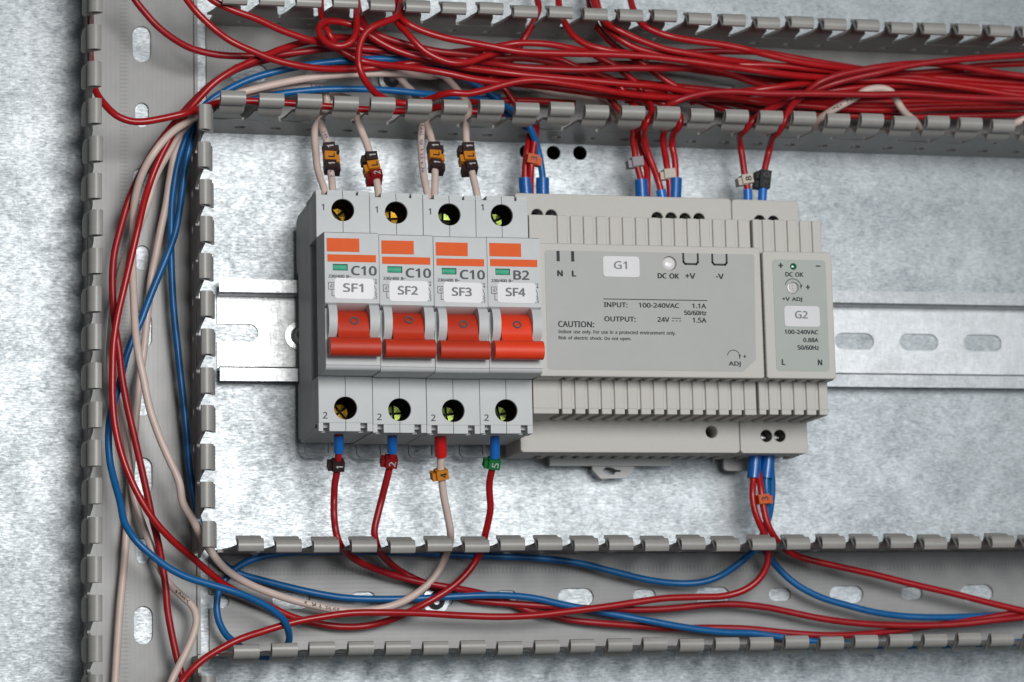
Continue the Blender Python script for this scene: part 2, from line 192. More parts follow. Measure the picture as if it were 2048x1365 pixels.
 ('r', 'C'): (424, ('261 -7 194 1 139 24 96 60 65 109 47 170 41 240 48 309 67 368 100 418 146 455 203 478 271 486 342 479 404 458 379 407 356 417 330 425 302 431 271 433 202 420 149 381 116 320 105 240 115 160 146 98 198 59 270 46 301 48 330 52 358 58 385 65 385 13 358 4 329 -2 298 -6','11 13 12 11 14 13 10 14 11 10 18 14 18 17 14 17 16 14 16 15 14 9 19 10 19 18 10 9 20 19 9 21 20 8 21 9 8 22 21 7 22 8 7 23 22 6 23 7 5 23 6 5 24 23 4 24 5 4 25 24 3 25 4 3 26 25 30 32 31 2 26 3 2 27 26 29 32 30 28 32 29 27 32 28 2 32 27 1 32 2 1 33 32 1 34 33 0 34 1 0 35 34')),
 ('r', 'D'): (490, ('65 0 65 480 213 480 281 473 338 453 385 419 420 374 442 315 449 244 433 138 383 61 304 15 199 0 126 52 191 52 337 99 385 242 374 326 338 383 281 417 204 428 126 428','0 21 1 21 2 1 21 3 2 21 4 3 21 20 4 20 5 4 0 13 21 19 5 20 19 6 5 18 6 19 17 6 18 17 7 6 16 7 17 16 8 7 16 9 8 15 9 16 15 10 9 14 10 15 14 11 10 0 14 13 0 11 14 0 12 11')),
 ('r', 'E'): (373, ('65 0 65 480 333 480 333 426 126 426 126 277 321 277 321 224 126 224 126 53 333 53 333 0','0 4 1 4 2 1 4 3 2 0 5 4 0 8 5 8 6 5 8 7 6 0 9 8 0 10 9 0 11 10')),
 ('r', 'F'): (349, ('65 0 65 480 333 480 333 426 126 426 126 257 320 257 320 203 126 203 126 0','0 4 1 4 2 1 4 3 2 0 5 4 0 8 5 8 6 5 8 7 6 0 9 8')),
 ('r', 'G'): (489, ('271 -7 202 1 145 23 100 59 67 108 48 169 41 240 48 310 71 370 107 419 155 456 217 479 289 486 329 484 366 479 400 470 433 458 410 406 383 416 352 425 320 431 286 433 210 420 152 381 116 320 104 240 109 186 123 139 146 100 181 70 226 52 285 46 314 47 338 49 360 53 379 57 379 199 273 199 273 253 439 253 439 18 400 7 361 -1 318 -5','11 13 12 11 14 13 11 15 14 10 15 11 10 16 15 10 20 16 20 19 16 19 18 16 18 17 16 9 21 10 21 20 10 9 22 21 9 23 22 8 23 9 8 24 23 7 24 8 7 25 24 6 25 7 37 39 38 37 36 39 36 40 39 5 25 6 5 26 25 35 40 36 5 27 26 4 27 5 4 28 27 3 28 4 3 29 28 3 30 29 2 30 3 34 40 35 33 40 34 2 31 30 32 40 33 31 40 32 2 40 31 1 40 2 1 41 40 1 42 41 0 42 1 0 43 42')),
 ('r', 'H'): (498, ('65 0 65 480 126 480 126 277 371 277 371 480 432 480 432 0 371 0 371 224 126 224 126 0','0 2 1 0 3 2 4 6 5 4 7 6 0 10 3 10 4 3 10 9 4 9 7 4 0 11 10 8 7 9')),
 ('r', 'I'): (228, ('27 0 27 35 83 48 83 431 27 445 27 480 200 480 200 445 144 431 144 48 200 35 200 0','4 6 5 4 7 6 3 7 4 3 8 7 2 8 3 2 9 8 1 9 2 1 10 9 0 10 1 0 11 10')),
 ('r', 'J'): (183, ('-3 -128 -18 -127 -31 -125 -42 -122 -52 -119 -52 -68 -41 -70 -30 -73 -17 -74 -4 -75 12 -73 28 -68 42 -59 52 -44 59 -24 62 3 62 480 122 480 122 7 114 -53 88 -95 48 -119','15 17 16 15 18 17 15 19 18 14 19 15 13 19 14 12 19 13 12 20 19 11 20 12 4 6 5 10 20 11 4 7 6 4 8 7 9 20 10 4 9 8 4 20 9 4 21 20 3 21 4 3 0 21 2 0 3 1 0 2')),
 ('r', 'K'): (416, ('65 0 65 480 126 480 126 243 146 266 167 289 187 312 208 334 338 480 408 480 218 271 416 0 345 0 175 229 126 186 126 0','0 2 1 0 3 2 7 9 8 7 10 9 6 10 7 5 10 6 4 10 5 4 11 10 3 13 4 13 11 4 0 14 3 14 13 3 12 11 13 0 15 14')),
 ('r', 'L'): (352, ('65 0 65 480 126 480 126 54 335 54 335 0','0 2 1 0 3 2 0 4 3 0 5 4')),
 ('r', 'M'): (609, ('65 0 65 480 154 480 302 87 305 87 455 480 544 480 544 0 484 0 484 295 485 330 486 364 487 395 489 420 486 420 326 0 277 0 119 420 116 420 118 396 120 364 121 328 121 291 121 0','0 18 1 18 2 1 18 17 2 17 3 2 4 14 5 14 6 5 14 13 6 13 7 6 0 19 18 16 3 17 4 15 14 12 7 13 0 20 19 11 7 12 0 21 20 10 7 11 9 7 10 0 22 21 8 7 9 0 23 22 16 4 3 16 15 4')),
 ('r', 'N'): (510, ('65 0 65 480 135 480 391 83 394 83 393 96 392 115 391 137 390 162 389 186 389 209 389 480 445 480 445 0 375 0 118 398 116 398 117 372 119 340 120 304 121 268 121 0','0 16 1 16 2 1 16 15 2 15 3 2 10 12 11 10 13 12 0 17 16 14 3 15 0 18 17 0 19 18 0 20 19 0 21 20 9 13 10 8 13 9 7 13 8 6 13 7 5 13 6 4 13 5 14 4 3 14 13 4')),
 ('r', 'O'): (525, ('263 -7 194 1 139 24 96 61 65 111 47 171 41 241 47 310 65 370 96 419 139 456 195 479 263 487 329 479 384 456 427 420 458 370 477 310 484 240 477 171 458 110 427 61 384 24 329 1 263 46 333 59 382 98 410 159 420 240 410 321 382 382 334 421 263 434 193 421 143 382 114 321 105 240 114 159 143 98 192 59','11 13 12 11 14 13 10 14 11 10 15 14 9 32 10 32 15 10 9 33 32 31 15 32 9 34 33 30 15 31 30 16 15 8 34 9 8 35 34 29 16 30 29 17 16 7 35 8 7 36 35 28 17 29 6 36 7 28 18 17 5 36 6 5 37 36 27 18 28 27 19 18 4 37 5 27 20 19 4 38 37 26 20 27 3 38 4 26 21 20 3 39 38 25 21 26 2 39 3 25 22 21 2 24 39 24 22 25 2 22 24 1 22 2 1 23 22 0 23 1')),
 ('r', 'P'): (406, ('65 0 65 480 192 480 273 470 329 443 361 398 372 338 368 300 354 264 330 233 294 208 245 192 181 187 126 187 126 0 126 238 174 238 234 244 276 261 301 290 310 336 302 376 280 405 242 422 187 428 126 428','0 25 1 25 2 1 25 3 2 25 4 3 25 24 4 24 23 4 23 5 4 0 15 25 22 5 23 21 5 22 21 6 5 20 6 21 20 7 6 19 7 20 19 8 7 18 8 19 18 9 8 17 9 18 16 9 17 0 13 15 13 16 15 13 9 16 13 10 9 13 11 10 13 12 11 0 14 13')),
 ('r', 'R'): (418, ('65 0 65 480 197 480 275 471 329 446 361 403 372 343 369 308 358 279 342 256 322 239 300 225 276 215 408 0 337 0 221 198 126 198 126 0 126 249 197 249 248 255 283 272 303 301 310 340 303 381 281 407 245 422 194 427 126 427','0 28 1 28 2 1 28 3 2 28 4 3 28 27 4 27 26 4 26 5 4 0 18 28 25 5 26 24 5 25 24 6 5 23 6 24 23 7 6 22 7 23 22 8 7 21 8 22 21 9 8 20 9 21 20 10 9 19 10 20 0 16 18 16 19 18 16 10 19 16 11 10 16 12 11 16 15 12 15 13 12 0 17 16 14 13 15')),
 ('r', 'S'): (369, ('166 -7 127 -5 91 -1 60 7 34 16 34 74 61 64 94 54 131 48 169 46 216 51 249 66 270 91 277 123 274 145 267 163 253 178 232 192 203 207 164 222 110 246 72 276 48 314 40 364 45 400 60 429 83 454 114 471 151 483 193 486 231 484 266 479 297 470 326 459 307 408 281 418 253 426 223 431 192 433 153 428 124 414 107 392 101 363 104 341 111 323 125 308 144 294 171 281 206 267 245 251 278 233 303 214 322 191 333 163 337 128 326 72 291 29 236 2','28 30 29 28 31 30 27 31 28 27 32 31 26 32 27 26 33 32 26 37 33 37 36 33 36 35 33 35 34 33 25 38 26 38 37 26 25 39 38 24 39 25 24 40 39 24 41 40 23 41 24 23 42 41 22 42 23 22 43 42 22 44 43 22 45 44 21 45 22 21 46 45 21 47 46 21 48 47 20 48 21 20 49 48 20 50 49 19 50 20 19 51 50 18 51 19 18 52 51 17 52 18 16 52 17 16 53 52 15 53 16 15 54 53 14 54 15 13 54 14 13 55 54 12 55 13 11 55 12 4 6 5 11 56 55 10 56 11 4 7 6 4 8 7 9 56 10 4 9 8 4 56 9 4 57 56 3 57 4 2 57 3 2 0 57 1 0 2')),
 ('r', 'T'): (373, ('156 0 156 426 7 426 7 480 366 480 366 426 217 426 217 0','2 4 3 2 5 4 1 5 2 0 6 1 6 5 1 0 7 6')),
 ('r', 'U'): (491, ('243 -7 164 5 107 42 72 98 60 171 60 480 121 480 121 169 129 117 152 78 191 54 246 46 303 54 341 80 363 120 370 169 370 480 430 480 430 169 425 122 410 80 384 44 348 16 301 -1','4 6 5 4 7 6 15 17 16 15 18 17 3 7 4 14 18 15 14 19 18 3 8 7 14 20 19 13 20 14 3 9 8 2 9 3 12 20 13 12 21 20 2 10 9 11 21 12 2 11 10 2 21 11 2 22 21 1 22 2 1 23 22 0 23 1')),
 ('r', 'V'): (403, ('171 0 0 480 63 480 171 172 181 143 189 117 196 91 201 67 207 91 214 117 222 144 232 173 339 480 403 480 232 0','0 2 1 0 3 2 11 13 12 11 14 13 10 14 11 0 4 3 9 14 10 0 5 4 8 14 9 0 6 5 7 14 8 0 7 6 0 14 7')),
 ('r', 'a'): (377, ('144 -7 100 0 63 19 39 52 31 100 41 148 73 183 127 206 203 215 265 217 265 238 260 277 245 301 222 314 190 318 163 316 136 310 112 301 89 291 71 335 96 347 126 357 159 364 193 366 251 359 291 337 314 300 322 245 322 0 279 0 268 51 265 51 241 25 216 7 185 -3 158 41 200 47 234 66 256 98 264 144 264 176 211 174 154 167 118 152 98 130 92 99 97 73 110 55 132 44','22 24 23 21 24 22 21 25 24 20 25 21 19 25 20 19 13 25 13 26 25 18 17 19 17 16 19 16 15 19 15 14 19 14 13 19 12 26 13 11 26 12 11 27 26 10 27 11 10 28 27 9 28 10 8 40 9 40 28 9 7 40 8 6 40 7 5 42 6 42 41 6 41 40 6 39 28 40 5 43 42 5 44 43 4 44 5 38 28 39 4 45 44 3 45 4 3 46 45 37 30 38 30 28 38 3 47 46 36 31 37 31 30 37 3 48 47 2 48 3 36 32 31 29 28 30 35 32 36 2 35 48 2 32 35 2 33 32 1 33 2 1 34 33 0 34 1')),
 ('r', 'b'): (413, ('228 -7 189 -3 158 9 134 26 116 46 111 46 99 0 57 0 57 510 116 510 116 386 116 364 115 344 114 326 113 312 116 312 134 333 158 351 189 362 228 366 288 354 335 319 366 261 376 180 366 99 335 40 288 5 219 42 261 51 291 78 309 121 315 181 291 283 218 317 169 309 138 284 122 242 116 182 116 179 122 121 138 78 169 51','7 9 8 7 10 9 7 11 10 18 20 19 7 12 11 17 20 18 17 21 20 16 21 17 7 13 12 15 33 16 33 21 16 7 14 13 33 22 21 15 34 33 32 22 33 7 15 14 7 36 15 36 35 15 35 34 15 31 22 32 31 23 22 7 37 36 7 38 37 30 23 31 30 24 23 7 39 38 29 24 30 7 40 39 29 25 24 28 25 29 7 5 40 5 41 40 27 25 28 5 4 41 4 27 41 7 6 5 3 27 4 3 25 27 3 26 25 2 26 3 1 26 2 1 0 26')),
 ('r', 'c'): (322, ('201 -7 156 -2 117 13 83 38 58 73 42 120 37 178 42 238 59 286 85 322 119 347 160 362 206 367 233 365 259 361 282 355 300 347 282 298 265 304 244 310 224 314 204 315 125 281 98 179 105 121 124 79 156 53 201 44 229 46 253 50 274 57 294 65 294 13 275 4 254 -2 230 -5','11 13 12 11 14 13 10 14 11 10 15 14 10 16 15 9 16 10 9 21 16 21 20 16 20 19 16 19 18 16 18 17 16 8 21 9 8 22 21 7 22 8 7 23 22 6 23 7 6 24 23 5 24 6 5 25 24 4 25 5 4 26 25 3 26 4 30 32 31 29 32 30 3 27 26 28 32 29 27 32 28 3 32 27 2 32 3 1 32 2 1 33 32 1 34 33 1 35 34 0 35 1')),
 ('r', 'd'): (413, ('185 -7 124 5 77 40 47 98 37 179 47 261 78 319 125 355 185 367 223 363 254 351 278 334 297 314 301 314 300 324 299 339 297 355 297 367 297 510 356 510 356 0 308 0 300 48 297 48 278 27 254 9 223 -3 194 42 243 50 274 74 292 113 298 168 298 179 292 238 275 282 244 309 193 318 152 308 122 280 104 235 98 178 104 121 122 78 152 51','17 19 18 17 20 19 7 9 8 16 20 17 7 10 9 6 10 7 15 20 16 6 11 10 14 20 15 6 36 11 36 12 11 13 20 14 5 37 6 37 36 6 35 12 36 35 13 12 35 34 13 34 33 13 33 20 13 5 38 37 5 39 38 4 39 5 32 20 33 4 40 39 3 40 4 31 20 32 3 41 40 30 20 31 3 42 41 29 20 30 2 42 3 2 43 42 28 22 29 22 20 29 2 27 43 27 23 28 23 22 28 27 24 23 21 20 22 2 24 27 1 24 2 1 25 24 1 26 25 0 26 1')),
 ('r', 'e'): (379, ('210 -7 162 -2 120 14 85 40 59 76 42 122 37 177 42 232 57 279 81 316 112 344 151 361 196 367 239 362 276 347 305 322 327 290 340 250 345 204 345 169 98 169 107 115 129 76 165 52 213 44 245 45 274 50 301 58 328 69 328 17 301 6 274 -1 245 -5 99 216 283 216 277 257 262 290 234 311 195 318 158 312 129 291 109 259','11 13 12 11 14 13 10 14 11 10 15 14 9 15 10 9 38 15 38 37 15 37 16 15 9 39 38 8 39 9 8 40 39 36 16 37 8 41 40 35 16 36 35 17 16 7 41 8 7 33 41 34 17 35 34 18 17 6 33 7 6 34 33 6 18 34 6 19 18 5 20 6 20 19 6 5 21 20 4 21 5 4 22 21 3 22 4 3 23 22 27 29 28 26 29 27 3 24 23 25 29 26 24 29 25 3 29 24 2 29 3 2 30 29 1 30 2 1 31 30 1 32 31 0 32 1')),
 ('r', 'f'): (231, ('73 0 73 314 10 314 10 342 73 362 73 383 81 443 104 483 141 506 190 514 211 513 229 510 246 506 260 502 244 455 233 459 220 462 205 465 191 465 165 460 147 446 136 420 132 383 132 360 223 360 223 314 132 314 132 0','8 10 9 8 11 10 8 12 11 7 12 8 7 13 12 7 16 13 16 15 13 15 14 13 6 19 7 19 18 7 18 17 7 17 16 7 6 20 19 6 21 20 5 21 6 5 22 21 5 23 22 4 23 5 3 23 4 3 24 23 3 25 24 2 25 3 1 25 2 0 26 1 26 25 1 0 27 26')),
 ('r', 'g'): (413, ('195 -161 123 -155 65 -138 65 -84 125 -105 198 -112 240 -105 271 -85 291 -53 298 -11 298 3 298 13 298 27 299 39 300 48 297 48 251 7 185 -7 123 6 76 42 47 101 37 179 47 256 76 316 123 354 185 367 219 363 249 353 275 336 298 312 301 312 309 360 356 360 356 -6 346 -74 317 -122 267 -151 194 42 241 49 273 71 292 109 298 165 298 179 292 243 273 285 240 309 193 317 153 308 123 281 104 237 98 179 104 120 123 77 153 50','24 26 25 24 27 26 30 32 31 30 33 32 23 27 24 23 28 27 23 46 28 46 29 28 23 47 46 45 29 46 22 47 23 45 30 29 45 44 30 44 43 30 43 33 30 22 48 47 22 49 48 21 49 22 42 33 43 21 50 49 20 50 21 41 33 42 20 51 50 40 33 41 20 52 51 39 14 40 14 33 40 19 52 20 19 53 52 38 14 39 19 37 53 37 15 38 15 14 38 37 16 15 13 33 14 18 37 19 18 16 37 12 33 13 11 33 12 10 33 11 18 17 16 9 33 10 9 34 33 8 34 9 7 34 8 7 35 34 2 4 3 6 35 7 2 5 4 5 35 6 2 35 5 2 36 35 1 36 2 1 0 36')),
 ('r', 'h'): (415, ('57 0 57 510 116 510 116 361 115 335 113 310 117 310 137 334 164 352 195 362 229 366 287 358 328 335 352 294 361 234 361 0 302 0 302 230 282 295 222 317 171 309 139 283 122 242 116 186 116 0','0 2 1 0 3 2 9 11 10 8 11 9 0 4 3 8 12 11 7 12 8 7 13 12 0 5 4 6 19 7 19 13 7 6 20 19 18 13 19 0 6 5 0 22 6 22 21 6 21 20 6 17 13 18 17 14 13 0 23 22 17 15 14 16 15 17 0 24 23')),
 ('r', 'i'): (173, ('57 0 57 360 116 360 116 0 87 420 74 422 62 429 55 441 52 457 55 474 62 486 74 493 87 495 100 493 111 486 119 474 122 457 119 441 111 429 100 422','11 13 12 10 13 11 10 14 13 9 14 10 9 15 14 8 15 9 8 16 15 7 16 8 7 17 16 6 17 7 6 18 17 5 18 6 5 19 18 4 19 5 0 2 1 0 3 2')),
 ('r', 'k'): (359, ('57 0 57 510 116 510 116 244 115 231 115 216 114 199 113 185 116 185 121 192 128 201 136 211 144 221 152 231 158 238 273 360 343 360 197 206 353 0 281 0 156 168 116 132 116 0','0 2 1 0 3 2 14 16 15 14 17 16 0 4 3 13 17 14 0 5 4 12 17 13 11 17 12 0 6 5 10 17 11 10 18 17 9 20 10 20 18 10 0 7 6 8 20 9 0 8 7 0 21 8 21 20 8 19 18 20 0 22 21')),
 ('r', 'l'): (173, ('57 0 57 510 116 510 116 0','0 2 1 0 3 2')),
 ('r', 'm'): (628, ('57 0 57 360 105 360 113 311 117 311 137 336 162 353 192 363 223 367 293 352 333 306 336 306 358 333 386 352 418 363 452 367 505 359 543 335 566 295 574 234 574 0 515 0 515 232 497 296 442 317 397 309 367 287 350 250 345 199 345 0 286 0 286 232 268 296 212 317 166 309 137 283 121 242 116 187 116 0','7 9 8 14 16 15 6 9 7 13 16 14 0 2 1 0 3 2 13 17 16 5 9 6 12 17 13 5 10 9 4 33 5 33 10 5 12 18 17 11 24 12 24 18 12 4 34 33 32 10 33 11 25 24 23 18 24 0 4 3 0 36 4 36 35 4 35 34 4 11 26 25 32 11 10 32 26 11 31 26 32 22 18 23 22 19 18 31 27 26 31 28 27 0 37 36 22 20 19 30 28 31 21 20 22 30 29 28 0 38 37')),
 ('r', 'n'): (415, ('57 0 57 360 105 360 113 311 117 311 138 336 165 353 197 363 230 367 287 359 328 335 352 295 361 234 361 0 302 0 302 230 282 295 222 317 171 309 139 283 122 242 116 187 116 0','7 9 8 6 9 7 0 2 1 0 3 2 6 10 9 5 10 6 4 10 5 4 17 10 17 11 10 4 18 17 16 11 17 0 4 3 0 20 4 20 19 4 19 18 4 15 11 16 15 12 11 0 21 20 15 13 12 14 13 15 0 22 21')),
 ('r', 'o'): (406, ('202 -7 157 -1 117 15 84 42 58 79 42 125 37 181 48 260 82 318 135 355 204 367 250 361 290 345 324 318 349 282 365 236 370 181 359 101 325 42 271 6 203 42 251 52 283 80 303 123 309 181 303 238 283 281 251 308 203 317 155 308 123 281 104 238 98 181 104 123 123 80 156 52','9 11 10 9 12 11 8 12 9 8 13 12 7 29 8 29 28 8 28 13 8 28 27 13 27 14 13 7 30 29 26 14 27 26 15 14 7 31 30 25 15 26 6 31 7 6 32 31 24 15 25 24 16 15 5 32 6 5 33 32 23 16 24 23 17 16 4 33 5 4 34 33 22 17 23 22 18 17 4 35 34 21 18 22 3 35 4 3 20 35 20 18 21 3 18 20 3 19 18 2 19 3 1 19 2 1 0 19')),
 ('r', 'p'): (413, ('57 -161 57 360 105 360 113 311 116 311 135 333 158 351 189 363 228 367 288 355 335 320 366 262 376 181 366 100 335 41 288 5 228 -7 190 -3 159 9 135 26 116 46 112 46 113 33 115 17 116 1 116 -13 116 -161 219 42 249 47 273 60 291 82 305 110 312 143 315 181 309 237 291 280 261 308 218 317 171 309 140 286 123 247 116 192 116 181 122 122 138 78 169 51','7 9 8 6 9 7 0 2 1 0 3 2 6 10 9 5 10 6 4 37 5 37 10 5 37 36 10 36 11 10 4 38 37 0 4 3 0 40 4 40 39 4 39 38 4 35 11 36 34 11 35 34 12 11 0 41 40 33 12 34 0 42 41 32 12 33 0 43 42 32 13 12 31 13 32 0 21 43 21 44 43 30 13 31 30 14 13 29 14 30 21 45 44 28 14 29 21 20 45 20 27 45 27 14 28 0 22 21 19 27 20 19 14 27 19 15 14 0 23 22 18 15 19 0 24 23 17 15 18 17 16 15 0 25 24 0 26 25')),
 ('r', 'r'): (277, ('57 0 57 360 105 360 112 294 115 294 135 322 160 345 190 361 225 367 235 366 247 366 258 364 267 363 260 308 251 310 241 312 231 313 221 313 194 309 169 298 147 280 131 256 120 226 116 192 116 0','7 9 8 7 10 9 7 11 10 7 12 11 7 13 12 6 13 7 0 2 1 0 3 2 5 16 6 16 15 6 15 14 6 14 13 6 4 18 5 18 17 5 17 16 5 4 19 18 4 20 19 0 4 3 0 22 4 22 21 4 21 20 4 0 23 22 0 24 23')),
 ('r', 's'): (322, ('148 -7 113 -5 83 -1 57 7 35 16 35 70 59 60 87 50 118 43 149 41 188 45 214 55 229 72 234 94 233 107 227 118 217 129 200 140 177 151 146 164 113 177 86 191 64 206 48 223 38 244 34 271 44 312 72 342 115 360 169 367 201 365 231 360 258 353 284 343 264 296 241 304 216 312 191 317 165 318 133 315 110 307 95 293 91 275 93 261 99 249 111 239 129 229 153 219 183 206 215 193 242 180 263 165 279 147 288 126 291 99 282 53 253 20 207 0','28 30 29 28 31 30 27 31 28 27 32 31 27 33 32 27 36 33 36 35 33 35 34 33 26 38 27 38 37 27 37 36 27 26 39 38 26 40 39 25 40 26 25 41 40 25 42 41 25 43 42 24 43 25 24 44 43 24 45 44 23 45 24 23 46 45 23 47 46 22 47 23 22 48 47 22 49 48 21 49 22 21 50 49 20 50 21 20 51 50 19 51 20 19 52 51 18 52 19 17 52 18 17 53 52 16 53 17 15 53 16 15 54 53 14 54 15 13 54 14 13 55 54 12 55 13 11 55 12 4 6 5 4 7 6 10 55 11 10 56 55 4 8 7 9 56 10 4 9 8 4 56 9 4 57 56 3 57 4 2 57 3 2 0 57 1 0 2')),
 ('r', 't'): (242, ('167 -7 140 -4 115 3 94 16 77 37 65 66 62 105 62 314 11 314 11 343 62 366 86 443 121 443 121 360 225 360 225 314 121 314 121 106 125 77 137 57 155 46 177 42 191 42 205 44 218 46 228 49 228 4 216 0 201 -4 184 -6','10 12 11 10 13 12 9 13 10 9 14 13 9 15 14 8 15 9 7 15 8 6 16 7 16 15 7 6 17 16 6 18 17 5 18 6 5 19 18 4 19 5 4 20 19 24 26 25 23 26 24 4 21 20 22 26 23 21 26 22 4 26 21 3 26 4 2 26 3 2 27 26 1 27 2 1 28 27 1 29 28 0 29 1')),
 ('r', 'u'): (415, ('184 -7 127 1 86 25 61 65 53 124 53 360 113 360 113 128 133 64 193 42 243 51 276 76 293 117 299 173 299 360 358 360 358 0 310 0 301 48 298 48 277 23 250 6 218 -3','4 6 5 4 7 6 13 15 14 13 16 15 12 16 13 4 8 7 3 8 4 11 16 12 10 18 11 18 16 11 2 8 3 2 9 8 9 19 10 19 18 10 9 20 19 17 16 18 2 20 9 1 20 2 1 21 20 1 22 21 0 22 1')),
 ('r', 'v'): (341, ('136 0 0 360 63 360 140 148 145 132 151 115 157 97 162 80 166 65 169 52 171 52 175 65 179 81 184 98 190 116 196 133 201 148 278 360 341 360 204 0','0 2 1 0 3 2 16 18 17 16 19 18 0 4 3 15 19 16 14 19 15 0 5 4 13 19 14 0 6 5 12 19 13 0 7 6 11 19 12 0 8 7 10 19 11 0 9 8 0 10 9 0 19 10')),
 ('r', 'w'): (528, ('106 1 7 361 69 361 118 169 125 140 132 110 138 83 142 61 144 61 147 74 151 89 155 107 159 125 164 142 169 158 232 361 297 361 359 158 366 134 373 108 379 83 383 62 385 62 389 82 395 108 402 138 410 169 460 361 520 361 420 1 351 1 289 203 281 231 274 258 269 281 265 299 262 299 258 281 253 258 246 231 238 203 173 1','0 2 1 0 3 2 14 16 15 14 36 16 36 35 16 35 17 16 26 28 27 26 29 28 14 37 36 34 17 35 14 38 37 33 17 34 14 39 38 32 17 33 31 17 32 14 40 39 30 17 31 14 41 40 0 4 3 25 29 26 13 41 14 30 18 17 12 41 13 0 5 4 24 29 25 30 19 18 11 41 12 0 6 5 30 20 19 23 29 24 10 41 11 9 41 10 0 7 6 30 21 20 22 29 23 8 41 9 30 22 21 30 29 22 0 8 7 0 41 8')),
 ('r', 'y'): (343, ('56 -161 41 -161 28 -160 17 -158 7 -156 7 -109 16 -110 25 -111 36 -112 47 -113 75 -108 97 -95 114 -75 127 -49 146 -1 1 360 64 360 142 155 151 129 160 104 167 80 172 57 175 57 180 76 187 101 196 128 206 156 279 360 343 360 187 -50 166 -96 139 -131 103 -154','14 16 15 14 17 16 26 28 27 26 29 28 25 29 26 14 18 17 14 19 18 24 29 25 14 20 19 23 29 24 14 21 20 22 29 23 14 22 21 14 29 22 13 29 14 12 29 13 12 30 29 11 30 12 10 30 11 10 31 30 9 31 10 4 6 5 4 7 6 4 8 7 4 9 8 4 31 9 4 32 31 4 0 32 3 0 4 2 0 3 1 0 2')),
 ('r', 'z'): (316, ('26 0 26 39 220 314 38 314 38 360 285 360 285 316 94 46 289 46 289 0','3 5 4 3 6 5 3 2 6 2 7 6 1 7 2 1 8 7 1 9 8 0 9 1')),
 ('r', '~'): (384, ('34 193 34 245 70 272 114 281 134 280 153 277 175 270 203 259 225 250 243 245 258 242 273 241 292 244 313 253 333 265 350 281 350 229 313 202 269 193 250 194 231 197 208 204 181 214 159 223 141 229 125 231 110 232 91 230 71 221 51 208','2 4 3 14 16 15 2 5 4 2 6 5 1 6 2 1 7 6 13 16 14 1 8 7 12 16 13 1 9 8 0 29 1 29 28 1 28 27 1 27 26 1 26 9 1 26 10 9 11 16 12 26 11 10 26 16 11 25 16 26 24 16 25 24 17 16 23 17 24 22 17 23 21 17 22 20 17 21 20 18 17 19 18 20')),
}

